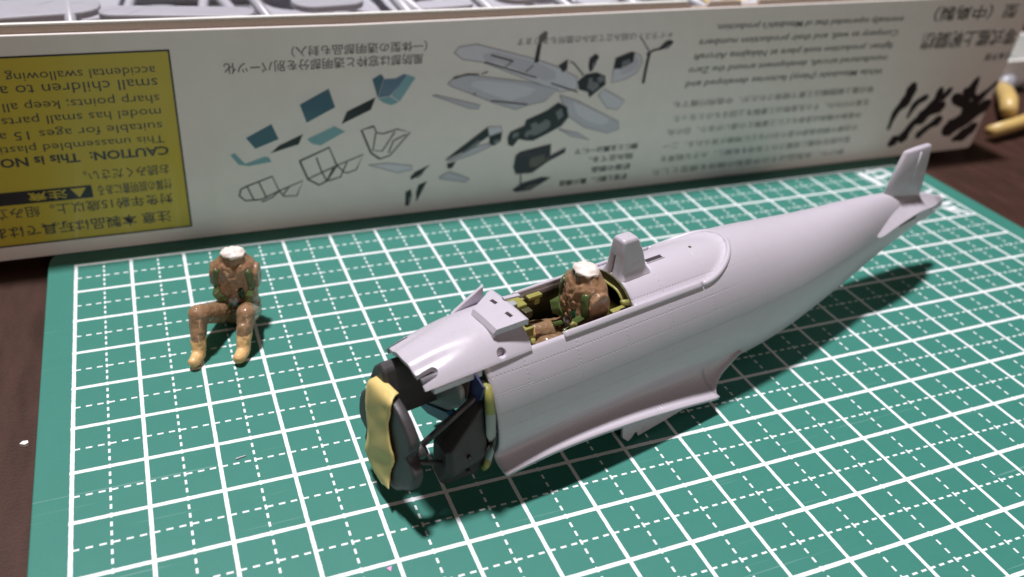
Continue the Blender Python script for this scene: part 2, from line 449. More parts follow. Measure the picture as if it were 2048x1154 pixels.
BRUSH = [
    [(21.34,2.11,0.18),(21.26,1.74,0.194),(21.01,1.41,0.117),(20.93,0.92,0.064)],
    [(21.99,1.78,0.094),(21.66,1.6,0.114),(21.52,1.22,0.058)],
    [(21.32,0.55,0.18),(21.21,0.46,0.158)],
    [(22.44,1.96,0.117),(22.39,1.58,0.166),(22.08,1.18,0.225),(21.81,1.0,0.117),(21.59,0.59,0.208)],
    [(22.82,1.94,0.094),(22.62,1.72,0.139)],
    [(22.69,1.46,0.189),(22.28,1.28,0.122)],
    [(22.78,1.04,0.166),(22.42,0.83,0.103),(22.17,0.62,0.144)],
    [(23.74,2.22,0.072),(23.65,1.88,0.211),(23.55,1.46,0.166)],
    [(24.59,2.05,0.058),(24.24,1.73,0.108),(23.75,1.25,0.261)],
    [(23.09,1.69,0.166),(23.8,1.36,0.166)],
    [(24.51,1.39,0.197),(24.03,1.11,0.239),(23.28,0.72,0.305)],
    [(24.32,0.72,0.158),(24.01,0.5,0.216),(23.65,0.36,0.089)],
    [(23.41,1.86,0.122),(24.13,1.54,0.086)],
]

# ------------------------------------------------------------------ setting: desk
desk = build('desk', [(-80, -40, -0.2), (110, -40, -0.2), (110, 90, -0.2), (-80, 90, -0.2), (-80, -40, -2.5), (110, -40, -2.5), (110, 90, -2.5), (-80, 90, -2.5)],
             [(0, 1, 2, 3), (4, 7, 6, 5), (0, 4, 5, 1), (1, 5, 6, 2), (2, 6, 7, 3), (3, 7, 4, 0)], M['wood'], smooth=False)
tag(desk, 'dark brown wooden desk top under everything', None, kind='structure')

# ------------------------------------------------------------------ cutting mat
mo = [(a + 10.55, b - 14.15) for a, b in rounded_rect(22.1, 30.1, 0.75, 8)]
mat_o = prism('cutting_mat', mo, (0, 0, -0.2), (1, 0, 0), (0, 1, 0), (0, 0, 1), 0.2, M['mat'])
bevel(mat_o, 0.02, 2)
tag(mat_o, 'green cutting mat with white solid and dashed centimetre grid', 'cutting mat')

def stroke_data(pts, w):
    """flat ribbon outline along 2-D points; w a number or one width per point"""
    vs = []; fs = []
    n = len(pts)
    for i in range(n):
        a = Vector(pts[max(i - 1, 0)][:2]); b = Vector(pts[min(i + 1, n - 1)][:2])
        d = (b - a); d = d.normalized() if d.length > 1e-6 else Vector((1, 0))
        nn = Vector((-d.y, d.x)); ww = w[i] if isinstance(w, (list, tuple)) else w
        p = Vector(pts[i][:2])
        vs += [p + nn * ww / 2, p - nn * ww / 2]
    for i in range(n - 1): fs.append((2 * i, 2 * i + 1, 2 * i + 3, 2 * i + 2))
    return vs, fs

# white printing in the far right corner of the mat
vs = []; fs = []
for pts, w in ([((19.62, -0.15), (19.72, -0.95)), 0.2], [((19.8, -0.22), (20.5, -0.14)), 0.11], [((19.85, -0.6), (20.35, -0.5)), 0.12], [((20.45, -0.1), (20.5, -0.62)), 0.11],
               [((20.25, -1.75), (20.9, -1.6)), 0.10], [((20.35, -2.0), (20.95, -1.9)), 0.10], [((20.35, -2.45), (20.55, -2.9)), 0.11], [((20.5, -2.35), (20.85, -2.3)), 0.14], [((20.62, -2.62), (20.82, -2.95)), 0.12],
               [((20.45, -2.62), (20.75, -2.55)), 0.12]):
    a, f = stroke_data(pts, w); b0 = len(vs)
    vs += [(p.x, p.y, 0.003 + 0.0006 * (len(vs) // 4)) for p in a]; fs += [tuple(b0 + i for i in q) for q in f]
build('printed_mark', vs, fs, M['matprint'], mat_o, smooth=False, fix=False)['kind'] = 'stuff'

# ------------------------------------------------------------------ kit box standing at the far edge of the mat
FY = 0.5                                                   # printed face of the box
kit = empty('kit_box', (10, FY, 0))
tag(kit, 'pale cardboard model kit box with upside down printing behind the mat', 'box')
def kb(p): return (p[0] - 10, p[1] - FY, p[2])
XL = -13.0
def wall(name, quad, dy, mat, par=kit, conv=kb):
    """upright sheet: quad in (x,z) at y, pushed back by dy"""
    y0, q = quad
    vs = [conv((x, y0, z)) for x, z in q] + [conv((x, y0 + dy, z)) for x, z in q]
    n = len(q)
    fs = [tuple(range(n)), tuple(range(n, 2 * n))[::-1]] + [(i, (i + 1) % n, n + (i + 1) % n, n + i) for i in range(n)]
    return build(name, vs, fs, mat, par, smooth=False)
fw = wall('front_wall', (FY, [(XL, 0.012), (24.38, 0.012), (24.5, 0.1), (24.86, 4.54), (13, 4.46), (5.7, 4.39), (-0.4, 4.42), (XL, 4.45)]), 0.07, M['p_paper'])
bevel(fw, 0.02, 2)
wall('back_wall', (18.4, [(XL, 0.012), (24.5, 0.012), (24.9, 4.5), (XL, 4.5)]), 0.07, M['p_paper'])
for nm, x0, x1, xo in (('side_wall', XL, XL, 0.07), ('side_wall', 24.40, 24.78, 0.07)):
    vs = [kb(p) for p in ((x0, FY + 0.072, 0.012), (x0, 18.398, 0.012), (x1, 18.398, 4.46), (x1, FY + 0.072, 4.46))]
    vs += [(v[0] + (xo if x0 < 0 else -xo), v[1], v[2]) for v in vs]
    build(nm, vs, [(0, 1, 2, 3), (7, 6, 5, 4), (0, 4, 5, 1), (1, 5, 6, 2), (2, 6, 7, 3), (3, 7, 4, 0)], M['p_paper'], kit, smooth=False)
box('bottom', kb((5.7, 9.45, 0.045)), (37.2, 17.7, 0.05), M['card'], kit, 0)

# inner tray whose rim shows above the printed wall
tray = empty('inner_tray', (10, 0.66, 0.08))
tag(tray, 'brown cardboard inner tray whose rim shows above the printed box wall', 'tray')
def tb(p): return (p[0] - 10, p[1] - 0.66, p[2] - 0.08)
tw = wall('front_wall', (0.60, [(XL + 0.3, 0.09), (24.15, 0.09), (24.4, 4.62), (15.6, 4.60), (15.55, 4.50), (15.1, 4.49), (15.05, 4.6), (14.2, 4.59), (14.1, 4.48), (13.7, 4.48), (13.6, 4.58), (5.7, 4.54), (XL + 0.3, 4.56)]), 0.09, M['card'], tray, tb)
bevel(tw, 0.012, 1)
lip = wall('rim', (0.588, [(XL + 0.3, 4.565), (5.7, 4.545), (13.58, 4.585), (13.58, 4.615), (5.7, 4.575), (XL + 0.3, 4.595)]), 0.115, M['cardwhite'], tray, tb)
box('bottom', tb((5.6, 9.4, 0.12)), (36.6, 17.2, 0.04), M['steel'], tray, 0)
wall('back_wall', (18.2, [(XL + 0.3, 0.15), (24.15, 0.15), (24.4, 4.6), (XL + 0.3, 4.6)]), 0.09, M['steel'], tray, tb)

# --- printing on the box face
def on_face(x, z, k=0): return kb((x, FY - 0.003 - 0.0008 * k, z))
panel = wall('yellow_panel', (FY - 0.0035, [(-7.5, 0.33), (2.24, 0.33), (2.27, 4.04), (-7.5, 4.04)]), 0.002, M['p_yellow'])
vs = []; fs = []
for pts in ([(2.24, 0.33), (2.27, 4.04)], [(-7.5, 4.04), (2.285, 4.04)], [(-7.5, 0.33), (2.25, 0.33)]):
    a, f = stroke_data(pts, 0.035); b0 = len(vs); vs += [on_face(p.x, p.y, 2) for p in a]; fs += [tuple(b0 + i for i in q) for q in f]
build('border', vs, fs, M['p_ink'], panel, smooth=False, fix=False)['kind'] = 'stuff'

def text_line(body, xs, xe, zc, mat, h=None, bold=0.0, par=kit, shear=0.0, k=3):
    """one printed line, upside down: starts at xs, runs to smaller x, ends at xe"""
    cu = bpy.data.curves.new('t', 'FONT'); cu.body = body; cu.size = 1.0; cu.resolution_u = 2
    cu.offset = bold; cu.shear = shear
    o = bpy.data.objects.new('t', cu); COL.objects.link(o)
    bpy.context.view_layer.update()
    me = bpy.data.meshes.new_from_object(o.evaluated_get(bpy.context.evaluated_depsgraph_get()))
    bpy.data.objects.remove(o); bpy.data.curves.remove(cu)
    co = np.array([v.co[:] for v in me.vertices])
    x0, x1 = co[:, 0].min(), co[:, 0].max(); y0, y1 = co[:, 1].min(), co[:, 1].max()
    sx = (xs - xe) / (x1 - x0); sy = sx if h is None else h / (y1 - y0)
    for v in me.vertices:
        x = xs - (v.co.x - x0) * sx; z = zc - (v.co.y - (y0 + y1) / 2) * sy
        v.co = on_face(x, z, k)
    me.update()
    me.materials.clear(); me.materials.append(mat)
    o = bpy.data.objects.new('text_line', me); COL.objects.link(o); o.parent = par; o['kind'] = 'stuff'
    return o
T1, T2 = M['p_text'], M['p_text2']
for body, xs, xe, zc, h, bo in (
        ('注意 本製品は玩具ではあ', 1.88, -1.35, 0.62, 0.26, 0.012), ('対象年齢15歳以上。組み立', 1.96, -1.25, 1.02, 0.24, 0.006), ('付属の説明書にある', 1.98, 0.62, 1.33, 0.24, 0.008),
        ('お読みください。', 1.97, 0.42, 1.66, 0.23, 0.008), ('CAUTION:  This is NO', 2.02, -0.92, 2.06, 0.19, 0.03), ('This unassembled plastic', 1.97, -1.0, 2.33, 0.20, 0.0),
        ('suitable for ages 15 an', 1.97, -0.98, 2.60, 0.22, 0.0), ('model has small parts a', 1.98, -0.95, 2.88, 0.22, 0.0), ('sharp points; keep all p', 1.99, -0.90, 3.15, 0.22, 0.0),
        ('small children to av', 2.0, -0.80, 3.43, 0.20, 0.0), ('accidental swallowing o', 1.99, -0.72, 3.70, 0.22, 0.0)):
    text_line(body, xs, xe, zc, T1, h, bo, panel)
wl = wall('warning_label', (FY - 0.006, [(-1.3, 1.2), (0.52, 1.2), (0.52, 1.47), (-1.3, 1.47)]), 0.002, M['p_ink'], panel)
text_line('注意', 0.08, -0.6, 1.335, M['p_yellow'], 0.19, 0.02, panel, k=6)
tv = [on_face(0.42, 1.43, 6), on_face(0.14, 1.43, 6), on_face(0.28, 1.23, 6)]
build('warning_sign', tv, [(0, 1, 2)], M['p_yellow'], panel, smooth=False, fix=False)

text_line('風防部は窓枠と透明部分を別パーツ化', 7.22, 3.22, 3.63, T1, 0.225, 0.004)
text_line('（一体型の透明部品も封入）', 7.30, 4.52, 3.90, T1, 0.215, 0.004)
text_line('＊イラストは組み立て済みの箇所もあります', 13.25, 9.32, 3.885, T2, 0.17)
for body, xs, xe, zc in (('胴体と主翼は一体で', 12.79, 11.06, 1.16), ('組み立てる、', 12.70, 11.46, 0.90), ('機首の部品', 12.66, 11.58, 0.63), ('機首と胴体、翼の構造', 12.61, 10.73, 0.355)):
    text_line(body, xs, xe, zc, T1, 0.155, 0.02)
for body, xs, xe, zc in (('While Mitsubishi (Navy) factories developed and', 20.03, 13.85, 2.66), ('manufactured aircraft, development around the Zero', 20.07, 13.87, 3.01),
                         ('fighter, production took place at Nakajima Aircraft', 20.12, 13.94, 3.34), ('Company as well, and their production numbers', 20.17, 14.02, 3.68),
                         ("eventually superseded that of Mitsubishi's production.", 20.21, 14.43, 4.02)):
    text_line(body, xs, xe, zc, T2, 0.205, 0.012, shear=0.15)
for body, xs, xe, zc in (('零式艦上戦闘機は三菱で開発されたが、中島飛行機でも', 19.93, 13.63, 2.15), ('生産が行われ、その生産数は三菱製を上回るものとなった', 19.90, 13.68, 1.78),
                         ('中島製の機体は塗装などに三菱製との違いがあり、日の丸', 19.74, 13.58, 1.43), ('の白縁や胴体後部の塗り分けなどに特徴が見られる、二一', 19.76, 13.53, 1.06),
                         ('型は航空母艦に搭載されて各地を転戦し、大きな戦果を', 19.63, 13.51, 0.72), ('挙げた、本製品はその中島製の機体を模型とした', 19.55, 13.34, 0.37)):
    text_line(body, xs, xe, zc, T2, 0.175)
text_line('零式艦上戦闘機', 24.64, 21.09, 3.38, T1, 0.46, 0.008)
text_line('型（中島製）', 24.3, 21.25, 4.10, T1, 0.40, 0.012)
text_line('日本海軍', 24.7, 23.7, 2.83, T2, 0.22, 0.012)

def picture(name, items):
    vs = []; fs = []; mi = []; mats = []
    for k, (c, outline) in enumerate(items):
        m = M['p_' + c]
        if m not in mats: mats.append(m)
        b0 = len(vs); vs += [on_face(x, z, 1 + 0.25 * k) for x, z in outline[0]]
        for f in outline[1]: fs.append(tuple(b0 + i for i in f)); mi.append(mats.index(m))
    o = build(name, vs, fs, None, kit, smooth=False, fix=False)
    for m in mats: o.data.materials.append(m)
    for p, i in zip(o.data.polygons, mi): p.material_index = i
    o['kind'] = 'stuff'
    return o
polys = [(c, ([p for p in pts], [tuple(range(len(pts)))])) for c, pts in PRINT_POLYS]
lines = []
for c, w, pts in PRINT_STROKES:
    a, f = stroke_data(pts, w); lines.append((c, ([(p.x, p.y) for p in a], f)))
picture('canopy_parts_picture', polys[:10]); picture('canopy_frame_picture', lines[:15])
def inset(pts, k, dx=0.0, dz=0.0):
    cx = sum(p[0] for p in pts) / len(pts); cz = sum(p[1] for p in pts) / len(pts)
    return [(cx + (p[0] - cx) * k + dx, cz + (p[1] - cz) * k + dz) for p in pts]
tones = []
for c, (pts, f) in polys[10:]:
    tones.append((c, (pts, f)))
    if c in ('lav', 'lav2'):
        a, ff = stroke_data(list(pts) + [pts[0]], 0.022); tones.append(('edge', ([(p.x, p.y) for p in a], ff)))
    if c in ('ink', 'plum') and len(pts) > 4: tones.append(('greyL' if c == 'ink' else 'grey', (inset(pts, 0.42, 0.04, -0.06), f)))
    if c in ('lav', 'lav2') and len(pts) > 7: tones.append(('lav2' if c == 'lav' else 'lav', (inset(pts, 0.6, 0.05, 0.03), f)))
picture('exploded_aircraft_picture', tones + lines[15:])
def spline(pts, n=6):
    out = []
    P = [np.array(p, float) for p in pts]
    for i in range(len(P) - 1):
        p0 = P[max(i - 1, 0)]; p1 = P[i]; p2 = P[i + 1]; p3 = P[min(i + 2, len(P) - 1)]
        for j in range(n):
            t = j / n
            out.append(0.5 * ((2 * p1) + (-p0 + p2) * t + (2 * p0 - 5 * p1 + 4 * p2 - p3) * t * t + (-p0 + 3 * p1 - 3 * p2 + p3) * t ** 3))
    out.append(P[-1]); return out
br = []
for b in BRUSH:
    sp = spline(b, 6)
    a, f = stroke_data([(p[0], p[1]) for p in sp], [max(0.06, 2.0 * p[2] * (0.95 + 0.10 * math.sin(1.1 * i))) for i, p in enumerate(sp)])
    br.append(('black', ([(p.x, p.y) for p in a], f)))
    for e in (sp[0], sp[-1]):
        r = max(0.04, e[2] * 0.8); br.append(('black', ([(e[0] + r * math.cos(q * 0.7), e[1] + r * math.sin(q * 0.7)) for q in range(9)], [tuple(range(9))])))
picture('brush_lettering', br)

# ------------------------------------------------------------------ things lying in the box
def sprue(loc, w, h, rz, label, bars, plates, tilt=0.0):
    t = empty('plastic_sprue', loc, rz); t.rotation_euler = (tilt, 0, rz)
    tag(t, label, 'sprue', 'grey sprues in the box')
    fr = [(-w / 2, -h / 2, 0), (w / 2, -h / 2, 0), (w / 2, h / 2, 0), (-w / 2, h / 2, 0)]
    for i in range(4): tube('runner', [fr[i], fr[(i + 1) % 4]], 0.13, M['sprue'], t, 8)
    for x in bars: tube('runner', [(x, -h / 2, 0), (x, h / 2, 0)], 0.12, M['sprue'], t, 8)
    for cx, cy, a, b, r in plates:
        o = prism('kit_part', [(p * 1.0, q) for p, q in rounded_rect(a, b, min(a, b) * 0.45, 5)], (cx, cy, -0.06), (math.cos(r), math.sin(r), 0), (-math.sin(r), math.cos(r), 0), (0, 0, 1), 0.16, M['sprue'], t, 0.04)
    return t
sprue((2.0, 4.7, 4.12), 11, 7, 0.05, 'grey plastic sprue with long wing parts at the left in the box', (-1.5, 2.2), ((-3.2, -1.6, 4.6, 1.3, 0.12), (0.5, -2.2, 3.0, 0.7, -0.2), (3.8, 1.0, 2.2, 1.6, 0.3), (-3.4, 1.4, 2.6, 1.2, 0.0), (3.7, -1.8, 1.6, 1.0, 0.1)))
sprue((11.2, 4.2, 4.12), 7.5, 6, -0.04, 'grey plastic sprue with small parts in the middle of the box', (-1.8, 0.2, 2.0), ((-2.8, -1.8, 1.4, 0.6, 0.2), (-0.8, -1.0, 1.1, 1.1, 0.0), (1.1, -1.7, 1.2, 0.7, 0.4), (2.9, -0.8, 1.0, 1.8, 0.1), (-2.8, 0.8, 1.0, 1.6, 0.0), (0.9, 1.2, 1.4, 0.9, 0.2)))
sprue((18.8, 5.6, 4.1), 7, 7, 0.08, 'grey plastic sprue at the right in the box', (-1.2, 1.4), ((-2.2, -1.5, 1.2, 2.0, 0), (0.1, -1.9, 1.5, 0.8, 0.3), (2.4, 0.4, 1.2, 2.4, 0)))
sprue((6.5, 11.2, 4.0), 16, 5.5, 0.0, 'grey plastic sprue lying deep at the back of the box', (-5, -1.5, 2, 5), ((-6.5, 0.2, 1.8, 2.6, 0), (-3.2, -0.6, 2.4, 1.1, 0.2), (0.3, 0.8, 2.2, 1.0, -0.1), (3.5, -0.4, 1.8, 1.8, 0), (6.5, 0.4, 1.6, 2.4, 0)))
sprue((-1.0, 7.6, 3.3), 9, 9, -0.12, 'grey plastic sprue lowest of the pile at the left in the box', (-2.5, 0.5, 2.8), ((-3.3, -1.5, 1.6, 3.0, 0.1), (-1.0, -2.4, 2.2, 1.6, 0.2), (1.7, -1.0, 1.8, 2.8, 0.0), (3.6, -2.2, 1.2, 2.2, 0.1), (-1.0, 1.4, 2.4, 2.0, 0.0)))
sprue((8.3, 7.0, 3.4), 9, 9, 0.1, 'grey plastic sprue lowest of the pile in the middle of the box', (-2.2, 0.8, 3.0), ((-3.2, -2.0, 1.6, 2.8, 0.1), (-0.7, -1.4, 2.2, 2.2, 0.3), (1.9, -2.4, 1.8, 2.0, 0.0), (3.7, -0.6, 1.2, 3.0, 0.1), (-0.7, 2.0, 2.2, 2.0, 0.0)))
# clear bag film over the left sprue
gl = NT('clear_film')
tr_ = gl.n('ShaderNodeBsdfTransparent'); gs = gl.n('ShaderNodeBsdfGlossy'); gs.inputs['Roughness'].default_value = 0.12
mx = gl.n('ShaderNodeMixShader'); mx.inputs[0].default_value = 0.09
gl.l(tr_.outputs[0], mx.inputs[1]); gl.l(gs.outputs[0], mx.inputs[2])
gl.l(mx.outputs[0], gl.t.nodes['Material Output'].inputs['Surface'])
vs = []; fs = []; NXb, NYb = 46, 14
for j in range(NYb + 1):
    for i in range(NXb + 1):
        x = -5.5 + 7.5 * i / NXb * 1.6; y = 1.4 + 3.4 * j / NYb
        vs.append((x, y, 4.36 + 0.08 * math.sin(3.1 * x + 1.3 * y) * math.sin(2.3 * y - 0.8 * x) + 0.05 * math.sin(9 * x - 5 * y)))
for j in range(NYb):
    for i in range(NXb): a = j * (NXb + 1) + i; fs.append((a, a + 1, a + NXb + 2, a + NXb + 1))
film = build('plastic_bag', vs, fs, gl.m)
tag(film, 'crumpled clear plastic bag lying over the left sprue in the box', 'bag')
# yellow tape roll
ring = []
for i in range(36):
    a = 2 * math.pi * i / 36
    ring.append([(15.95 + r * math.cos(a), 2.35 + r * math.sin(a), z) for r, z in ((0.62, 3.72), (0.62, 4.12), (0.42, 4.12), (0.42, 3.72))])
vs = [p for r in ring for p in r]; fs = []
for i in range(36):
    for j in range(4): fs.append((i * 4 + j, i * 4 + (j + 1) % 4, ((i + 1) % 36) * 4 + (j + 1) % 4, ((i + 1) % 36) * 4 + j))
tr = build('tape_roll', vs, fs, M['tape'], smooth=False); bevel(tr, 0.02)
tag(tr, 'small yellow tape roll just behind the box rim', 'tape roll')

# ------------------------------------------------------------------ clutter on the desk at the right
nip = empty('side_cutter', (27.6, 2.0, -0.2))
tag(nip, 'side cutter with yellow handles lying behind the box corner', 'pliers')
def nb(p): return (p[0] - 27.6, p[1] - 2.0, p[2])
tube('handle', [nb(p) for p in ((26.0, 1.15, 0.35), (27.2, 1.35, 0.38), (28.6, 1.7, 0.4), (30.0, 2.1, 0.38))], [0.19, 0.21, 0.22, 0.2], M['yellowtool'], nip, 12)
tube('handle', [nb(p) for p in ((27.5, 1.9, 0.62), (28.4, 2.7, 0.6), (29.3, 3.6, 0.5), (30.2, 4.6, 0.42))], [0.26, 0.3, 0.3, 0.11], M['yellowtool'], nip, 12)
tube('jaw', [nb(p) for p in ((30.1, 4.3, 0.42), (30.9, 4.9, 0.4), (31.8, 5.2, 0.35))], [0.3, 0.34, 0.11], M['steel'], nip, 10)
tube('jaw', [nb(p) for p in ((29.9, 2.2, 0.38), (30.8, 3.3, 0.3), (31.6, 4.4, 0.3))], [0.25, 0.3, 0.2], M['steel'], nip, 10)
st = empty('parts_tray', (31, 7.0, -0.2))
tag(st, 'pale grey plastic tray on the desk beyond the yellow handled cutter', 'tray')
box('bottom', (0, 0, 0.1), (7, 4.4, 0.18), M['pale'], st, 0.05)
for c, s in (((0, -2.2, 0.7), (7, 0.16, 1.0)), ((0, 2.2, 0.7), (7, 0.16, 1.0)), ((-3.42, 0, 0.7), (0.16, 4.2, 1.0)), ((3.42, 0, 0.7), (0.16, 4.2, 1.0))):
    box('side', c, s, M['cardwhite'], st, 0.04)

# ------------------------------------------------------------------ aircraft fuselage (station s along the hull, l towards the viewer, z up)
TH = math.radians(14)
AX = Vector((math.cos(TH), math.sin(TH), 0)); NX = Vector((math.sin(TH), -math.cos(TH), 0))
ORG = AX * 8.0 + NX * 8.6
plane_e = empty('aircraft_fuselage', ORG, TH)
tag(plane_e, 'unpainted light grey plastic model aircraft fuselage without wings on the cutting mat', 'model aircraft')
def F(s, l, z): return Vector((s - 8.0, -l, z))

def smooth_interp(xs, ys):
    xs = np.array(xs, float); ys = np.array(ys, float); d = np.gradient(ys, xs)
    def f(x):
        i = int(np.clip(np.searchsorted(xs, x) - 1, 0, len(xs) - 2)); h = xs[i + 1] - xs[i]; t = np.clip((x - xs[i]) / h, 0, 1)
        return float((2 * t**3 - 3 * t**2 + 1) * ys[i] + (t**3 - 2 * t**2 + t) * h * d[i] + (-2 * t**3 + 3 * t**2) * ys[i + 1] + (t**3 - t**2) * h * d[i + 1])
    return f
SS = [3.25, 4, 5, 6, 7, 8, 9, 10, 11, 12, 13, 14, 15, 15.9]
f_zt = smooth_interp(SS, [2.60, 2.64, 2.66, 2.67, 2.68, 2.68, 2.62, 2.51, 2.42, 2.37, 2.31, 2.18, 1.95, 1.66])
f_w = smooth_interp(SS, [0.91, 0.93, 0.945, 0.95, 0.95, 0.95, 0.935, 0.88, 0.76, 0.62, 0.47, 0.335, 0.21, 0.08])
f_zc = smooth_interp(SS, [1.2, 1.2, 1.2, 1.2, 1.22, 1.24, 1.26, 1.30, 1.35, 1.40, 1.46, 1.50, 1.53, 1.50])
f_zb = smooth_interp(SS, [0.40, 0.40, 0.40, 0.38, 0.30, 0.10, 0.03, 0.08, 0.24, 0.46, 0.72, 0.97, 1.19, 1.36])
f_ez = smooth_interp([3.3, 4.27, 5.73, 6.9, 7.85, 8.1], [0.62, 0.72, 0.67, 0.51, 0.34, 0.30])      # wing fillet edge height
f_el = smooth_interp([3.3, 4.27, 5.73, 6.9, 7.85, 8.1], [1.05, 1.12, 1.20, 1.24, 1.26, 1.26])
f_jz = smooth_interp([3.3, 4.27, 5.73, 6.9, 7.85, 8.1], [0.78, 0.90, 0.92, 0.86, 0.78, 0.76])      # where the fillet leaves the hull
SILL = 2.35
f_pe = smooth_interp([3, 6, 7.5, 9, 10.5, 12, 16], [0.92, 0.92, 0.92, 0.95, 1.0, 1.05, 1.05])
def sec(s, ph):
    c, n = math.cos(ph), math.sin(ph); zc = f_zc(s)
    pe = f_pe(s) if n > 0 else 1.0
    l = f_w(s) * (abs(c) ** pe) * (1 if c >= 0 else -1)
    return l, (zc + (f_zt(s) - zc) * n if n > 0 else zc + (zc - f_zb(s)) * n)
def phi_of_z(s, z):
    zc = f_zc(s)
    q = (z - zc) / (f_zt(s) - zc) if z > zc else (z - zc) / (zc - f_zb(s))
    return math.asin(max(-1, min(1, q)))
def sill_phi(s):
    if s < 8.3: return phi_of_z(s, SILL)
    return min(phi_of_z(8.3, SILL), 1.2)
S0, S1, S2 = 3.3, 6.06, 7.79
stations = list(np.arange(S0, S1, 0.1)) + list(np.arange(S1, 7.76, 0.055)) + [S2] + list(np.arange(7.84, 8.85, 0.055)) + list(np.arange(8.9, 15.91, 0.12)) + [15.9]
KT, KS, KB, KF = 16, 22, 12, 9
verts = []; uvs = []; faces = []
def addv(s, l, z):
    verts.append(F(s + 0.11 * (SILL - z) * max(0, 1 - (s - S0) / 1.2) if s < 4.6 and z < SILL else s, l, z)); uvs.append((s, z)); return len(verts) - 1
J8 = phi_of_z(S2, f_jz(S2))
grid = []
for s in stations:
    top = {}; side = {}; low = {}; fil = {}
    ps = sill_phi(s)
    pj = phi_of_z(s, f_jz(s)) if s <= S2 + 1e-6 else J8
    if s >= S1 - 1e-6:
        for j in range(KT):
            ph = math.pi / 2 + (ps - math.pi / 2) * j / KT
            for sg in (1, -1):
                if j == 0 and sg == -1: top[(j, -1)] = top[(j, 1)]; continue
                l, z = sec(s, ph)
                lim = abs(sec(s, ps)[0]) * 0.985
                g = (l / lim) ** 2 + (max(0.0, s - 7.5) / 0.95) ** 2
                d = 0.055 * min(1, max(0, (1.0 - g) / 0.10)) if s < 8.6 else 0
                top[(j, sg)] = addv(s, sg * (l - d * math.cos(ph)), z - d * math.sin(ph))
    for j in range(KS + 1):
        ph = ps + (pj - ps) * j / KS
        l, z = sec(s, ph)
        for sg in (1, -1): side[(j, sg)] = addv(s, sg * l, z)
    if s >= S2 - 1e-6:
        for j in range(1, KB + 1):
            ph = pj + (-math.pi / 2 - pj) * j / KB
            l, z = sec(s, ph)
            for sg in (1, -1):
                if j == KB and sg == -1: low[(j, -1)] = low[(j, 1)]; continue
                low[(j, sg)] = addv(s, sg * l, z)
    if s <= S2 + 1e-6:
        l0, z0 = sec(s, pj); l1, z1 = sec(s, pj - 0.03); d = Vector((l1 - l0, z1 - z0)).normalized()
        e = Vector((f_el(s), f_ez(s))); p0 = Vector((l0, z0)); p1 = p0 + d * (z0 - e.y) * 0.98
        for j in range(1, KF + 1):
            t = j / KF
            q = p0 * (1 - t) ** 2 + p1 * 2 * t * (1 - t) + e * t * t
            for sg in (1, -1): fil[(j, sg)] = addv(s, sg * q.x, q.y)
    grid.append((s, top, side, low, fil))
for (sa, ta, da, la, fa), (sb, tb_, db, lb, fb) in zip(grid[:-1], grid[1:]):
    for sg in (1, -1):
        def q(a, b, c, d):
            f = (a, b, c, d) if sg == 1 else (d, c, b, a)
            f = tuple(dict.fromkeys(f))
            if len(f) > 2: faces.append(f)
        if ta and tb_:
            for j in range(KT - 1): q(ta[(j, sg)], ta[(j + 1, sg)], tb_[(j + 1, sg)], tb_[(j, sg)])
            q(ta[(KT - 1, sg)], da[(0, sg)], db[(0, sg)], tb_[(KT - 1, sg)])
        for j in range(KS): q(da[(j, sg)], da[(j + 1, sg)], db[(j + 1, sg)], db[(j, sg)])
        if la and lb:
            q(da[(KS, sg)], la[(1, sg)], lb[(1, sg)], db[(KS, sg)])
            for j in range(1, KB): q(la[(j, sg)], la[(j + 1, sg)], lb[(j + 1, sg)], lb[(j, sg)])
        if fa and fb:
            q(da[(KS, sg)], fa[(1, sg)], fb[(1, sg)], db[(KS, sg)])
            for j in range(1, KF): q(fa[(j, sg)], fa[(j + 1, sg)], fb[(j + 1, sg)], fb[(j, sg)])
hull = build('hull_shell', verts, faces, M['hull'], plane_e, fix=False)
bm = bmesh.new(); bm.from_mesh(hull.data); bmesh.ops.recalc_face_normals(bm, faces=bm.faces)
probe = min(bm.faces, key=lambda f: (f.calc_center_median() - F(10, 0.8, 1.4)).length)
if probe.normal.y > 0: bmesh.ops.reverse_faces(bm, faces=bm.faces)
bm.to_mesh(hull.data); bm.free()
uvl = hull.data.uv_layers.new(name='hull')
for lp in hull.data.loops: uvl.data[lp.index].uv = uvs[lp.vertex_index]
solid(hull, 0.07)
bake(hull)
for p in hull.data.polygons: p.use_smooth = True
hull.modifiers.new('ws', 'WEIGHTED_NORMAL').keep_sharp = True

# fairing that runs from the fillet's trailing corner back into the hull
for sg in (1, -1):
    vs = []; fs = []
    tr_edge = [(7.775, 1.255, 0.34), (7.80, 1.17, 0.355), (7.86, 1.09, 0.40), (7.96, 1.02, 0.46), (8.12, 0.965, 0.54), (8.34, 0.925, 0.64), (8.62, 0.90, 0.76)]
    for s, el, ez in tr_edge:
        pj = J8; l0, z0 = sec(s, pj); l1, z1 = sec(s, pj - 0.03); d = Vector((l1 - l0, z1 - z0)).normalized()
        p0 = Vector((l0, z0)); e = Vector((el, ez)); p1 = p0 + d * max(0.0, z0 - e.y) * 0.98
        for j in range(KF + 1):
            t = j / KF; q = p0 * (1 - t) ** 2 + p1 * 2 * t * (1 - t) + e * t * t
            vs.append(F(s, sg * (q.x + 0.003), q.y))
    for i in range(len(tr_edge) - 1):
        for j in range(KF): a = i * (KF + 1) + j; fs.append((a, a + 1, a + KF + 2, a + KF + 1))
    o = build('fillet_fairing', vs, fs, M['plastic'], plane_e)
    if sum(p.normal.y for p in o.data.polygons) * sg > 0: o.data.flip_normals()
    solid(o, 0.06)

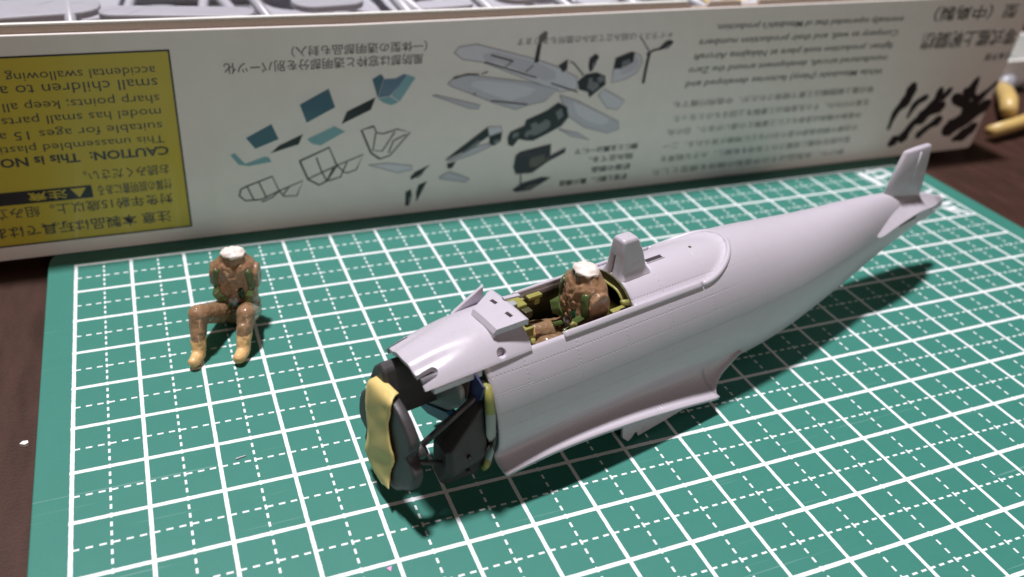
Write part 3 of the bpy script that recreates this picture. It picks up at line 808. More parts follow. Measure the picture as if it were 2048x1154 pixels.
def on_hull(s, ph, off=0.0):
    l, z = sec(s, ph); l1, z1 = sec(s, ph + 0.01); l2, z2 = sec(s, ph - 0.01)
    n = Vector((-(z2 - z1), (l2 - l1))); n = n.normalized() if n.length else Vector((0, 1))
    if n.dot(Vector((math.cos(ph), math.sin(ph)))) < 0: n = -n
    return l + n.x * off, z + n.y * off

def hull_ribbon(name, path, wid, hgt, mat, sg=1, taper=False):
    """raised strip along hull points (s, phi)"""
    rings = []
    for i, (s, ph) in enumerate(path):
        k = 1.0
        dph = wid / 2 / max(0.5, f_w(s))
        pts = []
        for dp, off in ((-1, -0.02), (-1, hgt * 0.8), (-0.6, hgt), (0.6, hgt), (1, hgt * 0.8), (1, -0.02)):
            l, z = on_hull(s, ph + dp * dph, off * k); pts.append(F(s, sg * l, z))
        rings.append(pts)
    return loft(name, rings, mat, plane_e)

# sill rails on both sides
for sg in (1, -1):
    hull_ribbon('sill_rail', [(s, phi_of_z(s, 2.345)) for s in np.arange(4.66, 7.5, 0.08)], 0.075, 0.035, M['plastic'], sg)
# curved lip round the rear of the canopy deck
rim_pts = []
for i in range(41):
    a = math.radians(-92 + 184 * i / 40)
    s = 7.52 + 0.98 * math.cos(a)
    lim = abs(sec(min(s, 7.6), phi_of_z(min(s, 7.6), SILL))[0]) * 1.0
    l = lim * math.sin(a)
    w = f_w(s); c = (abs(l) / w) ** (1 / f_pe(s)); z = f_zc(s) + (f_zt(s) - f_zc(s)) * math.sqrt(max(0, 1 - c * c))
    rim_pts.append(F(s, l, z - 0.022))
tube('deck_lip', rim_pts, 0.05, M['plastic'], plane_e, 10)

# ---- gun cowling ahead of the cockpit
f_ct = smooth_interp([2.38, 2.8, 3.25, 3.6, 4.05], [2.43, 2.53, 2.61, 2.645, 2.66])
f_cw = smooth_interp([2.38, 2.8, 3.25, 3.6, 4.12], [0.53, 0.585, 0.63, 0.638, 0.638])
f_ce = smooth_interp([2.38, 2.8, 3.25, 3.6, 4.05], [2.20, 2.255, 2.30, 2.315, 2.32])
vs = []; fs = []; NL = 36; cs = list(np.arange(2.38, 4.13, 0.05))
for s in cs:
    for j in range(NL + 1):
        u = -1 + 2 * j / NL; w = f_cw(s); t = f_ct(s); e = f_ce(s)
        z = t - (t - e) * abs(u) ** 2.5
        z -= 0.035 * math.exp(-((abs(u) - 0.52) / 0.16) ** 2) * max(0, min(1, (3.3 - s) / 0.6))     # gun troughs
        z -= 0.02 * math.exp(-(u / 0.25) ** 2)
        sw = s + 0.05 * (abs(u) ** 2) * max(0, 1 - (s - 2.38) / 0.3)
        vs.append(F(sw, u * w, z))
for i in range(len(cs) - 1):
    for j in range(NL): a = i * (NL + 1) + j; fs.append((a, a + 1, a + NL + 2, a + NL + 1))
deck = build('gun_cowling', vs, fs, M['plastic'], plane_e)
if sum(p.normal.z for p in deck.data.polygons) < 0: deck.data.flip_normals()
solid(deck, 0.075)
def slot_cutter(s0, s1, l, r, z):
    ol = [(s0, l - r), (s1 - r, l - r)] + [(s1 - r + r * math.sin(a), l - r * math.cos(a)) for a in [math.pi * k / 10 for k in range(1, 10)]] + [(s1 - r, l + r), (s0, l + r)]
    vsn = [F(a, b, z - 0.6) for a, b in ol] + [F(a, b, z + 0.6) for a, b in ol]; n = len(ol)
    return build('cutter', vsn, [tuple(range(n)), tuple(range(n, 2 * n))[::-1]] + [(i, (i + 1) % n, n + (i + 1) % n, n + i) for i in range(n)], None, plane_e)
cut(deck, [tube('cutter', [F(3.60, 0.30, 2.27), F(3.60, 0.95, 2.60)], 0.075, None, plane_e, 24), slot_cutter(2.2, 2.68, 0.40, 0.07, 2.4), slot_cutter(2.2, 2.72, -0.43, 0.035, 2.3)])
bevel(deck, 0.012, 2, 50)
tube('cowling_dimple', [F(3.60, 0.36, 2.30), F(3.60, 0.495, 2.37)], 0.082, M['plastic'], plane_e, 20)
# flange strip under the near edge of the cowling
for sg in (1, -1):
    rings = []
    for s in np.arange(2.55, 3.3, 0.07):
        w = f_cw(s) - 0.03; e = f_ce(s)
        rings.append([F(s, sg * (w + a), e + b) for a, b in ((-0.05, -0.11), (0.03, -0.11), (0.03, -0.01), (-0.05, -0.01))])
    o = loft('cowling_flange', rings, M['plastic'], plane_e, smooth=False); bevel(o, 0.012)
tube('gun_barrel', [F(2.45, 0.40, 2.27), F(3.3, 0.40, 2.33)], 0.045, M['metal'], plane_e, 10)
tube('gun_barrel', [F(2.45, -0.40, 2.27), F(3.3, -0.40, 2.33)], 0.045, M['metal'], plane_e, 10)

# ---- windscreen foot: far fin and instrument hood plate
prism('windscreen_flange', [(3.45, 2.48), (3.99, 2.44), (3.97, 2.78), (3.94, 2.78), (3.70, 2.64)], F(0, -0.45, 0), (1, 0, 0), (0, 0, 1), (0, 1, 0), 0.05, M['plastic'], plane_e, 0.01)
rings = []
for s, z, wa, wb in ((3.56, 2.63, 0.14, 0.40), (3.60, 2.70, 0.16, 0.42), (4.03, 2.77, 0.36, 0.50), (4.07, 2.755, 0.36, 0.50)):
    rings.append([F(s, -wa, z - 0.11), F(s, -wa, z), F(s, -wa * 0.5, z + 0.012), F(s, 0.05, z + 0.015), F(s, wb * 0.5, z + 0.012), F(s, wb, z), F(s, wb, z - 0.09), F(s, 0, z - 0.05)])
hood = loft('instrument_hood', rings, M['plastic'], plane_e, smooth=False)
cuts = [box('cutter', F(3.9, l, 2.8), (0.055, 0.12, 0.6), None, plane_e, 0, Matrix.Rotation(0.1, 3, 'Z')) for l in (-0.09, 0.27)]
cut(hood, cuts); bevel(hood, 0.012, 2)
prism('hood_tab', [(0, 0), (0.28, 0), (0.28, 0.07), (0, 0.07)], F(4.02, 0.0, 2.79), (1, 0, -0.1), (0, 1, 0), (0, 0, 1), 0.03, M['plastic'], plane_e, 0.006)

# ---- head rest post and slot behind it
rings = []
for z, sf, sb, hw, rr in ((2.50, 6.03, 6.78, 0.30, 0.10), (2.60, 6.05, 6.70, 0.23, 0.08), (2.70, 6.08, 6.62, 0.185, 0.06), (2.95, 6.09, 6.53, 0.165, 0.05), (3.17, 6.09, 6.43, 0.135, 0.05), (3.215, 6.11, 6.40, 0.115, 0.05), (3.225, 6.15, 6.36, 0.08, 0.04)):
    cx = (sf + sb) / 2
    rings.append([F(cx + a, b, z) for a, b in rounded_rect(sb - sf, 2 * hw, rr, 4)])
post = loft('head_rest', rings, M['plastic'], plane_e)
cut(post, [box('cutter', F(6.05, -0.02, 2.68), (0.3, 0.04, 0.50), None, plane_e, 0)])
for p in post.data.polygons: p.use_smooth = True
post.modifiers.new('ws', 'WEIGHTED_NORMAL')
dk = M['black']
prism('deck_slot_shade', [(6.78, -0.045), (7.12, -0.045), (7.12, 0.045), (6.78, 0.045)], F(0, 0, 2.6255), (1, 0, 0), (0, -1, 0), (0, 0, 1), 0.004, dk, plane_e)  # flat black strip paints the shade of the slot, nothing is cut
for l in (-0.05, 0.05):
    prism('slot_edge', [(6.76, 0), (7.14, 0), (7.14, 0.012), (6.76, 0.012)], F(0, l, 2.619), (1, 0, 0), (0, -1, 0), (0, 0, 1), 0.02, M['plastic'], plane_e)
tube('deck_dimple', [F(7.75, 0.02, 2.60), F(7.75, 0.02, 2.634)], 0.028, M['washed'], plane_e, 12)

# ---- bulkhead behind the seat
sb = 6.02
out = [sec(sb, math.radians(a)) for a in range(-10, 191, 8)]
out = [(l * 0.93, z - 0.06) for l, z in out]
hole = [(a, b + 1.93) for a, b in rounded_rect(0.96, 1.06, 0.30, 6)]
hole = [(a * (1 - 0.18 * max(0, (b - 1.9) / 0.5)), b) for a, b in hole]
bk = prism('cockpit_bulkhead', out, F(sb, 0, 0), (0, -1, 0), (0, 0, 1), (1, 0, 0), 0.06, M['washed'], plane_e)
hv = [F(5.8, a, b) for a, b in hole] + [F(6.3, a, b) for a, b in hole]; n = len(hole)
cut(bk, [build('cutter', hv, [tuple(range(n)), tuple(range(n, 2 * n))[::-1]] + [(i, (i + 1) % n, n + (i + 1) % n, n + i) for i in range(n)], None, plane_e)])
tube('bulkhead_edge', [F(sb - 0.012, a, b) for a, b in hole] + [F(sb - 0.012, *hole[0])], 0.022, M['interior'], plane_e, 8)
prism('dark_backing', [(l * 0.9, z) for l, z in out], F(sb + 0.55, 0, -0.05), (0, -1, 0), (0, 0, 1), (1, 0, 0), 0.03, M['black'], plane_e)  # added black sheet standing in for the shade inside the rear hull

# ---- cockpit interior
box('cockpit_floor', F(5.0, 0, 1.28), (2.0, 1.5, 0.06), M['black'], plane_e, 0.01)
for sg in (1, -1):
    rings = []
    for s in np.arange(4.1, 6.0, 0.2):
        pts = []
        for ph in [phi_of_z(s, z) for z in (1.32, 1.6, 1.9, 2.14)]:
            l, z = sec(s, ph); pts.append(F(s, sg * (l - 0.12), z))
        for ph in [phi_of_z(s, z) for z in (2.14, 1.9, 1.6, 1.32)]:
            l, z = sec(s, ph); pts.append(F(s, sg * (l - 0.085), z))
        rings.append(pts)
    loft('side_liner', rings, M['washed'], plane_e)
seat = prism('seat_back', [(-0.38, 1.4), (0.38, 1.4), (0.42, 1.9), (0.40, 2.06), (0.30, 2.18), (-0.30, 2.18), (-0.40, 2.06), (-0.42, 1.9)], F(5.80, 0, 0), (0, -1, 0), (0.10, 0, 1), (1, 0, 0), 0.05, M['interior'], plane_e)
cut(seat, [tube('cutter', [F(5.6, l, z), F(6.2, l, z)], 0.055, None, plane_e, 16) for l, z in ((0.30, 1.99), (-0.30, 1.99), (0.32, 1.78))])
bevel(seat, 0.012)
box('seat_pan', F(5.45, 0, 1.33), (0.75, 0.8, 0.08), M['interior'], plane_e, 0.02)
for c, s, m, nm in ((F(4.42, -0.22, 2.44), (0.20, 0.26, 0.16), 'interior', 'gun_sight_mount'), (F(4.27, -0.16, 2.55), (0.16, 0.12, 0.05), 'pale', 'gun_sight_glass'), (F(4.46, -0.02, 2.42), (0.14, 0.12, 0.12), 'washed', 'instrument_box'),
                    (F(4.40, 0.02, 2.16), (0.24, 0.20, 0.16), 'interior', 'instrument_box'), (F(4.95, -0.47, 2.30), (0.26, 0.10, 0.06), 'interior', 'throttle_bracket'),
                    (F(4.72, -0.47, 2.28), (0.06, 0.06, 0.10), 'interior', 'lever_knob'), (F(4.98, -0.45, 2.22), (0.1, 0.08, 0.1), 'interior', 'lever_knob'),
                    (F(5.62, -0.46, 2.30), (0.12, 0.1, 0.2), 'interior', 'harness_bracket'), (F(4.95, 0.46, 2.20), (0.3, 0.12, 0.06), 'interior', 'side_console'),
                    (F(5.85, 0.44, 2.27), (0.26, 0.10, 0.06), 'interior', 'side_console'), (F(4.22, 0.0, 2.02), (0.06, 1.0, 0.5), 'black', 'instrument_panel')):
    box(nm, c, s, M[m], plane_e, 0.015)
tube('trim_lever', [F(5.0, 0.49, 2.22), F(4.97, 0.49, 2.35), F(4.92, 0.49, 2.39), F(4.88, 0.49, 2.35)], 0.03, M['interior'], plane_e, 8)
tube('sill_knob', [F(4.19, 0.50, 2.26), F(4.19, 0.50, 2.38)], 0.035, M['interior'], plane_e, 10)
tube('bulkhead_knob', [F(5.98, 0.50, 2.40), F(5.86, 0.48, 2.43)], [0.05, 0.04], M['interior'], plane_e, 10)

# ---- tab and lower flange under the wing fillets
for sg in (1, -1):
    prism('wing_tab', [(5.76, 0.58), (5.82, 0.17), (5.97, 0.03), (6.05, 0.09), (6.09, 0.16), (6.13, 0.16), (6.18, 0.05), (6.9, 0.12), (7.7, 0.22), (7.7, 0.27), (6.6, 0.46)], F(0, sg * 1.03, 0), (1, 0, 0), (0, 0, 1), (0, sg, 0), 0.055, M['plastic'], plane_e, 0.01)
prism('lower_frame', [(4.4, 0.45), (4.4, 0.62), (4.9, 0.72), (5.2, 0.72), (5.2, 0.52)], F(0, 0.85, 0), (1, 0, 0), (0, 0, 1), (0, 1, 0), 0.05, M['rust'], plane_e, 0.01)

# ---- fin stub and tailplane roots
fin = loft('fin_stub', [[F(s, l, z) for s, l, z in r] for r in (
    [(13.42, 0, 2.16), (13.62, 0.10, 2.16), (14.2, 0.115, 2.05), (14.74, 0.10, 1.95), (14.76, 0, 1.95), (14.74, -0.10, 1.95), (14.2, -0.115, 2.05), (13.62, -0.10, 2.16)],
    [(13.50, 0, 2.45), (13.64, 0.085, 2.45), (14.2, 0.10, 2.45), (14.70, 0.085, 2.45), (14.72, 0, 2.45), (14.70, -0.085, 2.45), (14.2, -0.10, 2.45), (13.64, -0.085, 2.45)],
    [(13.69, 0, 3.08), (13.78, 0.065, 3.08), (14.2, 0.08, 3.08), (14.60, 0.07, 3.08), (14.62, 0, 3.08), (14.60, -0.07, 3.08), (14.2, -0.08, 3.08), (13.78, -0.065, 3.08)],
    [(13.74, 0, 3.12), (13.80, 0.04, 3.125), (14.2, 0.055, 3.13), (14.58, 0.045, 3.13), (14.6, 0, 3.13), (14.58, -0.045, 3.13), (14.2, -0.055, 3.13), (13.80, -0.04, 3.125)])], M['plastic'], plane_e)
bevel(fin, 0.01, 2)
for sg in (1, -1):
    tube('fin_rib', [F(14.18, sg * 0.105, 2.40), F(14.20, sg * 0.08, 3.06)], 0.028, M['plastic'], plane_e, 8)
for sg in (1, -1):
    inner = [(12.80, 1.90), (13.3, 2.24), (13.85, 2.17), (14.4, 2.07), (14.9, 1.95), (15.5, 1.78)]
    outer = [(12.80, 0.55, 1.64), (13.30, 0.54, 1.79), (13.80, 0.50, 1.84), (14.35, 0.44, 1.88), (14.85, 0.37, 1.76), (15.5, 0.22, 1.66)]
    vs = []; fs = []
    for (s0, z0), (s1, l1, z1) in zip(inner, outer):
        l0 = 0.30 if s0 < 13 else 0.07
        for t in (0, 0.35, 0.7, 1.0):
            s = s0 + (s1 - s0) * t; l = l0 + (l1 - l0) * t; z = z0 + (z1 - z0) * (0.55 * t ** 0.7 + 0.45 * t)
            vs.append(F(s, sg * l, z))
    for i in range(len(inner) - 1):
        for j in range(3): a = i * 4 + j; fs.append((a, a + 1, a + 5, a + 4))
    o = build('tailplane_root', vs, fs, M['plastic'], plane_e)
    if sum(p.normal.z for p in o.data.polygons) < 0: o.data.flip_normals()
    subsurf(o, 2); solid(o, 0.085); bevel(o, 0.012, 2, 50)
    prism('tailplane_slot_shade', [(13.80, 1.60), (14.35, 1.66), (14.35, 1.74), (13.80, 1.68)], F(0, sg * 0.345, 0), (1, 0, 0), (0, 0, 1), (0, -sg, 0), 0.02, M['rust'], plane_e)  # dark brown strip laid on the wall as the slot's shade
    prism('tailplane_wall', [(13.1, 1.45), (13.5, 1.40), (14.9, 1.50), (15.3, 1.62), (14.85, 1.72), (14.4, 1.82), (13.85, 1.76), (13.42, 1.69)], F(0, sg * 0.33, 0), (1, 0, 0), (0, 0, 1), (0, sg, 0), 0.03, M['plastic'], plane_e, 0.01)
loft('tail_cone', [[F(s, r * math.cos(a), 1.50 + (s - 15.5) * 0.0 + rz * math.sin(a)) for a in [2 * math.pi * k / 14 for k in range(14)]] for s, r, rz in ((15.2, 0.19, 0.30), (15.6, 0.15, 0.22), (15.9, 0.10, 0.14), (16.02, 0.05, 0.06))], M['plastic'], plane_e)

# ---- nose: firewall, engine mount, guns bay
fwp = [(-0.86, 1.12), (-0.45, 1.10), (0.10, 1.22), (0.22, 1.30), (0.24, 0.45), (0.55, 0.40), (0.82, 0.66), (0.87, 1.2), (0.82, 1.65), (0.70, 2.05), (0.52, 2.25), (-0.52, 2.25), (-0.70, 2.05), (-0.82, 1.65)]
prism('firewall', fwp, F(3.34, 0, 0), (0, -1, 0), (0, 0, 1), (1, 0, 0), 0.06, M['black'], plane_e, 0.01)
tube('firewall_edge', [F(3.30, l, z) for l, z in ((0.66, 2.06), (0.75, 1.88), (0.82, 1.6), (0.86, 1.3), (0.86, 1.0), (0.83, 0.78), (0.78, 0.66))], [0.05, 0.065, 0.075, 0.07, 0.06, 0.05, 0.04], M['pale'], plane_e, 10)
for pts, r in ([((0.68, 2.06), (0.76, 1.9), (0.82, 1.68)), 0.066], [((0.84, 0.86), (0.82, 0.72), (0.76, 0.62)), 0.05]):
    tube('green_edge', [F(3.285, l + 0.012, z) for l, z in pts], r, M['interior'], plane_e, 10)
box('green_bracket', F(3.24, 0.66, 2.03), (0.14, 0.16, 0.12), M['interior'], plane_e, 0.02)
prism('oil_tank', [(-0.60, 1.10), (-0.30, 1.12), (0.16, 1.34), (0.50, 1.66), (0.46, 1.92), (0.10, 2.1), (-0.3, 2.1), (-0.55, 1.7)], F(3.02, 0, 0), (0, -1, 0), (0, 0, 1), (1, 0, 0), 0.12, M['pale'], plane_e, 0.04)
prism('tank_skirt', [(-0.62, 0.96), (-0.30, 0.97), (0.20, 1.15), (0.34, 1.34), (0.20, 1.36), (-0.30, 1.14), (-0.6, 1.1)], F(2.99, 0, 0), (0, -1, 0), (0, 0, 1), (1, 0, 0), 0.14, M['blue'], plane_e, 0.01)
prism('upper_panel', [(0.50, 1.70), (0.80, 1.95), (0.85, 2.2), (0.6, 2.3), (0.40, 2.2), (0.42, 1.95)], F(3.12, 0, 0), (0, -1, 0), (0, 0, 1), (1, 0, 0), 0.03, M['navy'], plane_e, 0.01)
prism('brown_panel', [(0.30, 1.80), (0.52, 1.78), (0.56, 2.25), (0.28, 2.25)], F(3.09, 0, 0), (0, -1, 0), (0, 0, 1), (1, 0, 0), 0.03, M['rust'], plane_e, 0.01)
rings = [[F(2.74, l, z) for l, z in ((0.25, 1.00), (0.42, 1.05), (0.58, 1.02), (0.64, 0.68), (0.46, 0.36), (0.28, 0.48))],
         [F(2.80, l, z) for l, z in ((0.24, 1.08), (0.44, 1.14), (0.66, 1.06), (0.74, 0.66), (0.50, 0.30), (0.26, 0.44))],
         [F(3.30, l, z) for l, z in ((0.20, 1.30), (0.52, 1.76), (0.66, 1.72), (0.84, 0.95), (0.60, 0.36), (0.26, 0.44))]]
blk = loft('accessory_housing', rings, M['black'], plane_e, smooth=False); bevel(blk, 0.03, 2)
for l, z, s in ((0.80, 0.95, 3.02), (0.79, 0.70, 3.02)):
    tube('housing_hole', [F(s - 0.0, l - 0.05, z), F(s - 0.01, l + 0.022, z)], 0.03, M['black'], plane_e, 10)
rings = []
for s, k in ((2.22, 0.95), (2.27, 1.0), (3.1, 1.0)):
    rings.append([F(s, -0.38 + (l + 0.38) * k, 1.65 + (z - 1.65) * k) for l, z in ((-0.67, 1.35), (-0.64, 1.72), (-0.52, 2.0), (-0.35, 2.17), (-0.22, 2.10), (-0.13, 1.78), (-0.12, 1.32))])
slab = loft('gun_bay_block', rings, M['black'], plane_e, smooth=False); bevel(slab, 0.035, 2)
tube('engine_strut', [F(3.24, 0.66, 1.96), F(2.30, 0.50, 1.20)], 0.048, M['black'], plane_e, 12)
tube('engine_strut', [F(2.28, 0.56, 1.06), F(2.80, 0.48, 0.72)], 0.042, M['black'], plane_e, 10)
tube('engine_strut', [F(3.24, -0.66, 1.96), F(2.30, -0.50, 1.4)], 0.045, M['black'], plane_e, 10)
rings = []
def plate_ring(s, k, off=0.0):
    r = []
    for i in range(64):
        a = 2 * math.pi * i / 64
        R = 0.80
        for a0, d, wd in ((0.22, 0.20, 0.17), (math.pi + 0.40, 0.17, 0.15), (math.pi * 0.5 + 0.75, 0.06, 0.25), (math.pi * 1.5 + 0.7, 0.06, 0.25)):
            da = (a - a0 + math.pi) % (2 * math.pi) - math.pi
            R -= d * math.exp(-(da / wd) ** 2)
        r.append(F(s, R * k * math.cos(a), 1.10 + R * k * math.sin(a)))
    return r
plate = loft('engine_mount_plate', [plate_ring(2.12, 0.90), plate_ring(2.13, 0.955), plate_ring(2.15, 1.0), plate_ring(2.26, 1.0), plate_ring(2.285, 0.95), plate_ring(2.285, 0.5)], M['black'], plane_e)
plate.modifiers.new('ws', 'WEIGHTED_NORMAL')
tube('strut_socket', [F(2.28, 0.50, 1.15), F(2.42, 0.56, 1.25)], 0.10, M['black'], plane_e, 12)

# ---- masking tape strip over the mount plate
tape = empty('masking_tape', ORG, TH)
tag(tape, 'strip of yellow masking tape stuck over the black nose plate', 'tape')
path = [  # (left s,l,z) (right s,l,z)
    ((2.27, -0.38, 1.89), (2.27, 0.12, 1.955)), ((2.19, -0.41, 1.90), (2.18, 0.16, 1.965)), ((2.095, -0.44, 1.82), (2.09, 0.23, 1.89)), ((2.085, -0.47, 1.55), (2.085, 0.20, 1.70)), ((2.08, -0.47, 1.28), (2.08, 0.17, 1.48)),
    ((2.08, -0.42, 1.02), (2.075, 0.22, 1.26)), ((2.085, -0.48, 0.74), (2.08, 0.33, 1.02)), ((2.09, -0.52, 0.52), (2.085, 0.25, 0.78)), ((2.10, -0.40, 0.34), (2.08, 0.20, 0.56)), ((2.08, -0.02, 0.27), (2.04, 0.26, 0.42))]
vs = []; fs = []; NW = 8
rr = random.Random(3)
pp = spline([a + b for a, b in path], 5)
for i, q in enumerate(pp):
    A, B = Vector(q[:3]), Vector(q[3:])
    for j in range(NW + 1):
        t = j / NW; p = A.lerp(B, t)
        ragged = 0.006 * rr.uniform(-1, 1) if j in (0, NW) else 0
        p.x += -0.008 * math.sin(i * 0.5) * math.sin(math.pi * t) + 0.004 * math.sin(0.7 * i + 5 * t); p.y += ragged
        vs.append(F(*p))
for i in range(len(pp) - 1):
    for j in range(NW): a = i * (NW + 1) + j; fs.append((a, a + 1, a + NW + 2, a + NW + 1))
tp = build('tape_strip', vs, fs, M['tape'], tape); solid(tp, 0.012, 0)

# ------------------------------------------------------------------ pilot figures (seated, headless, armless)
def ellipsoid_data(c, r, seg=14, rings=9):
    vs = [Vector((c[0], c[1], c[2] - r[2]))]; fs = []
    for i in range(1, rings):
        a = -math.pi / 2 + math.pi * i / rings
        for j in range(seg):
            b = 2 * math.pi * j / seg
            vs.append(Vector((c[0] + r[0] * math.cos(a) * math.cos(b), c[1] + r[1] * math.cos(a) * math.sin(b), c[2] + r[2] * math.sin(a))))
    vs.append(Vector((c[0], c[1], c[2] + r[2]))); top = len(vs) - 1
    for j in range(seg):
        fs.append((0, 1 + (j + 1) % seg, 1 + j)); fs.append((top, top - seg + j, top - seg + (j + 1) % seg))
    for i in range(rings - 2):
        for j in range(seg):
            a = 1 + i * seg + j; b = 1 + i * seg + (j + 1) % seg; fs.append((a, b, b + seg, a + seg))
    return vs, fs

class Clump:
    def __init__(self): self.v = []; self.f = []
    def add(self, vs, fs):
        b = len(self.v); self.v += list(vs); self.f += [tuple(b + i for i in q) for q in fs]
    def ell(self, c, r): self.add(*ellipsoid_data(c, r))
    def cap(self, p, q, r0, r1, k=7):
        p, q = Vector(p), Vector(q)
        rings = tube_data([p.lerp(q, i / k) for i in range(k + 1)], [r0 + (r1 - r0) * i / k for i in range(k + 1)], 14)
        vs = [v for r in rings for v in r]; n = 14
        fs = [(i * n + j, i * n + (j + 1) % n, (i + 1) * n + (j + 1) % n, (i + 1) * n + j) for i in range(k) for j in range(n)]
        fs += [tuple(range(n))[::-1], tuple(range(k * n, (k + 1) * n))]
        self.add(vs, fs); self.ell(p, (r0, r0, r0)); self.ell(q, (r1, r1, r1))
    def loft(self, rings):
        n = len(rings[0]); vs = [v for r in rings for v in r]; k = len(rings) - 1
        fs = [(i * n + j, i * n + (j + 1) % n, (i + 1) * n + (j + 1) % n, (i + 1) * n + j) for i in range(k) for j in range(n)]
        fs += [tuple(range(n))[::-1], tuple(range(k * n, (k + 1) * n))]
        self.add(vs, fs)

def torso_ring(z, hw, hd, yc=0.0, n=28, p=0.75):
    out = []
    for i in range(n):
        a = 2 * math.pi * i / n; c, s = math.cos(a), math.sin(a)
        out.append(Vector((hw * abs(c) ** p * (1 if c > 0 else -1), yc + hd * abs(s) ** p * (1 if s > 0 else -1), z)))
    return out
bt = bpy.data.textures.new('folds', 'CLOUDS'); bt.noise_scale = 0.13; bt.noise_depth = 2
bt3 = bpy.data.textures.new('wrinkles', 'CLOUDS'); bt3.noise_scale = 0.055; bt3.noise_depth = 1
bt2 = bpy.data.textures.new('lumps', 'CLOUDS'); bt2.noise_scale = 0.09; bt2.noise_depth = 2

def make_body(legs):
    c = Clump()
    c.loft([torso_ring(z, w, d, y) for z, w, d, y in ((0.02, 0.30, 0.20, 0.02), (0.10, 0.36, 0.25, 0), (0.30, 0.385, 0.26, 0), (0.48, 0.36, 0.235, 0.01), (0.70, 0.39, 0.26, 0.0), (0.95, 0.41, 0.27, 0.0), (1.12, 0.405, 0.26, 0.0), (1.24, 0.34, 0.235, 0.01), (1.33, 0.25, 0.20, 0.0), (1.42, 0.20, 0.175, -0.01))])
    for sx in (1, -1):
        c.loft([[Vector((sx * x, 0.0 + r * 0.95 * math.cos(a), 0.98 + r * 1.25 * math.sin(a))) for a in [2 * math.pi * k / 18 for k in range(18)]] for x, r in ((0.20, 0.19), (0.40, 0.195), (0.425, 0.17))])
        kx, ky, kz, fx, fy = legs[0 if sx < 0 else 1]
        c.cap((sx * 0.20, -0.04, 0.22), (kx, ky, kz - 0.04), 0.215, 0.175)
        c.cap((kx, ky, kz - 0.04), (0.6 * kx + 0.4 * fx, 0.55 * ky + 0.45 * fy, 0.46), 0.172, 0.135)
        c.cap((0.6 * kx + 0.4 * fx, 0.5 * ky + 0.5 * fy, 0.47), (fx, fy, 0.16), 0.142, 0.115)
        c.cap((fx, fy, 0.125), (fx - 0.03, fy - 0.22, 0.13), 0.115, 0.10)
        c.ell((sx * 0.13, -0.20, 1.19), (0.115, 0.06, 0.085))              # collar flaps
        c.ell((sx * 0.20, -0.235, 0.78), (0.10, 0.045, 0.14))              # breast pockets
    for tx, tz in ((0.03, 1.04), (-0.05, 0.92), (0.04, 0.80), (-0.03, 0.68), (-0.20, 0.60), (0.20, 0.62), (0.10, 0.98), (-0.12, 0.84)): c.ell((tx, -0.265, tz), (0.05, 0.035, 0.03))
    for tx in (0.15, -0.15): c.cap((tx, -0.20, 1.25), (tx * 0.35, -0.29, 1.02), 0.05, 0.022)
    c.ell((0, -0.23, 0.92), (0.07, 0.06, 0.20)); c.ell((0, 0.20, 0.45), (0.26, 0.08, 0.3))
    for z in (0.30, 0.38): c.loft([torso_ring(z - 0.025, 0.385, 0.262), torso_ring(z, 0.40, 0.275), torso_ring(z + 0.025, 0.385, 0.262)])
    o = build('body', c.v, c.f, M['suit'], None, fix=False)
    m = o.modifiers.new('r', 'REMESH'); m.mode = 'VOXEL'; m.voxel_size = 0.015
    m = o.modifiers.new('s', 'SMOOTH'); m.factor = 0.5; m.iterations = 4
    m = o.modifiers.new('d', 'DISPLACE'); m.texture = bt; m.strength = 0.033; m.mid_level = 0.5; m.texture_coords = 'LOCAL'
    m = o.modifiers.new('d2', 'DISPLACE'); m.texture = bt3; m.strength = 0.008; m.mid_level = 0.5; m.texture_coords = 'LOCAL'
    m = o.modifiers.new('s2', 'SMOOTH'); m.factor = 0.4; m.iterations = 1
    bake(o)
    me = o.data; me.materials.clear()
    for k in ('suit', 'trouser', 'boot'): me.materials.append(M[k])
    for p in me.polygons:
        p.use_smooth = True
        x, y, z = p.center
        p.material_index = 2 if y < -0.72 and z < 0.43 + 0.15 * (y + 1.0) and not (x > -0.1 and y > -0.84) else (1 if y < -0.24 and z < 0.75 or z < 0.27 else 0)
    return o
body0 = make_body(((-0.45, -0.93, 0.76, -0.43, -1.26), (0.31, -0.76, 0.68, 0.29, -1.12)))
body1 = make_body(((-0.36, -0.92, 0.36, -0.40, -1.28), (0.34, -0.86, 0.56, 0.36, -1.22)))
tree = BVHTree.FromPolygons([v.co[:] for v in body0.data.vertices], [p.vertices[:] for p in body0.data.polygons])
def front(x, z, off=0.0):
    h = tree.ray_cast(Vector((x, -3, z)), Vector((0, 1, 0)))
    y = h[0].y if h[0] is not None and h[0].y < 0.1 else -0.2
    return Vector((x, max(y, -0.36) - off, z))
def strap_mesh(name, path, w, t, mat):
    pts = [Vector((p[0], p[1])) for p in spline(path, 6)]
    rings = []
    for i, p in enumerate(pts):
        d = (pts[min(i + 1, len(pts) - 1)] - pts[max(i - 1, 0)]).normalized(); n = Vector((-d.y, d.x))
        ring = []
        for u, o in ((-1, -0.02), (-1, t * 0.7), (-0.5, t), (0.5, t), (1, t * 0.7), (1, -0.02)):
            q = p + n * w / 2 * u; c = front(p.x + n.x * w * 0.25 * u, p.y + n.y * w * 0.25 * u); ring.append(Vector((q.x, c.y - o, q.y)))
        rings.append(ring)
    o = loft(name, rings, M[mat], None)
    return o
def lump(name, c, r, mat, disp=0.04):
    vs, fs = ellipsoid_data(c, r, 28, 18)
    o = build(name, vs, fs, M[mat], None)
    m = o.modifiers.new('d', 'DISPLACE'); m.texture = bt2; m.strength = disp; m.mid_level = 0.5; m.texture_coords = 'LOCAL'
    return bake(o)
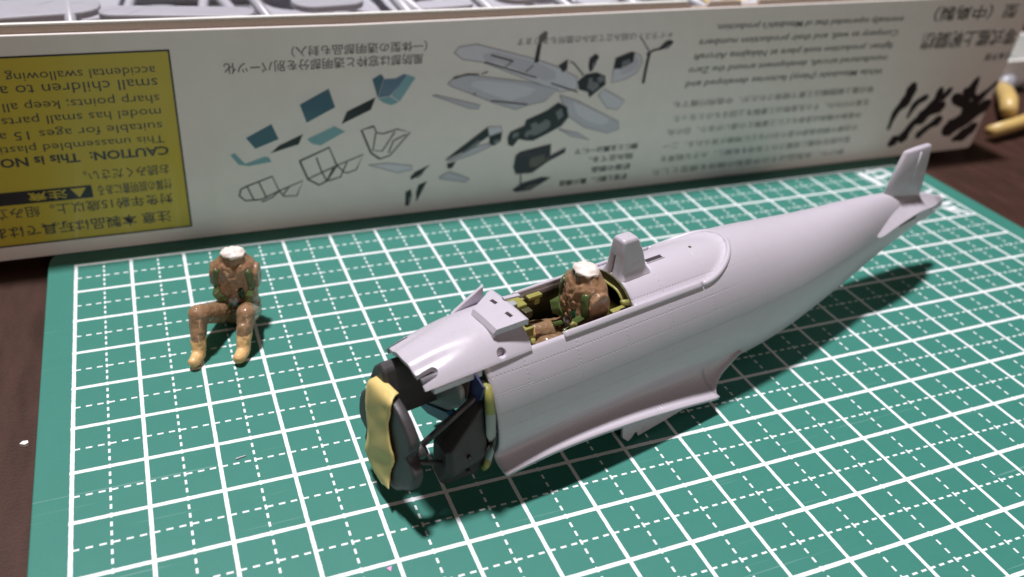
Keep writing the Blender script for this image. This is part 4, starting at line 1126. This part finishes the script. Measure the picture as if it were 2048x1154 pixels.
parts0 = [body0,
    strap_mesh('harness_strap', [(-0.27, 1.19), (-0.31, 0.95), (-0.26, 0.74), (-0.12, 0.58)], 0.10, 0.035, 'strap'),
    strap_mesh('harness_strap', [(0.27, 1.19), (0.31, 0.95), (0.30, 0.72), (0.26, 0.48)], 0.11, 0.035, 'strap'),
    strap_mesh('lap_strap', [(-0.06, 0.52), (-0.20, 0.42), (-0.31, 0.36)], 0.085, 0.035, 'strap'),
    strap_mesh('lap_strap', [(0.04, 0.52), (0.16, 0.42), (0.30, 0.35)], 0.085, 0.035, 'strap'),
    lump('pouch', front(0.14, 0.74) + Vector((0, -0.0, 0)), (0.065, 0.05, 0.13), 'strapd', 0.02),
    lump('buckle', front(-0.02, 0.56) + Vector((0, -0.0, 0)), (0.105, 0.05, 0.095), 'metal', 0.03),
    lump('neck_putty', (0.0, -0.03, 1.44), (0.22, 0.19, 0.085), 'putty', 0.10)]
def place_figure(name, loc, rz, label, first):
    t = empty(name, loc, rz)
    tag(t, label, 'pilot figure', 'headless pilot figures')
    for p in (parts0 if first else [body1] + parts0[1:]):
        o = p if first or p is body1 else p.copy()
        if not first and p is not body1: COL.objects.link(o)
        o.parent = t
    return t
place_figure('pilot_figure', (2.78, -2.73, 0.0), math.radians(-19), 'headless brown pilot figure sitting on the green mat beside the fuselage', True)
pc = ORG + AX * (5.56 - 8.0) + NX * (-0.02) + Vector((0, 0, 1.40))
place_figure('pilot_figure', pc, TH - math.radians(90) - math.radians(4), 'headless brown pilot figure seated in the open cockpit of the fuselage', False)

# ------------------------------------------------------------------ crumbs
def chip(name, loc, pts, mat, label, h=0.03, cat='plastic chip'):
    n = len(pts)
    o = prism(name, pts, (0, 0, 0), (1, 0, 0), (0, 1, 0), (0, 0, 1), h, M[mat]); o.location = loc
    tag(o, label, cat); return o
chip('plastic_chip', (3.86, -9.10, 0.001), [(-0.045, 0.02), (0.035, 0.035), (0.0, -0.05)], 'pink', 'tiny pink triangular chip on the mat near the front edge', 0.012)
chip('plastic_chip', (-0.70, -4.95, -0.199), [(-0.06, 0), (-0.02, 0.05), (0.05, 0.045), (0.06, -0.01), (0.01, -0.04)], 'white', 'small white crumb on the dark desk left of the mat', 0.06)
chip('plastic_sliver', (2.3, -6.42, 0.001), [(-0.08, -0.01), (0.07, 0.02), (0.08, 0.035), (-0.06, 0.015)], 'sprue', 'thin grey plastic sliver on the mat below the sitting pilot', 0.025, 'plastic sliver')
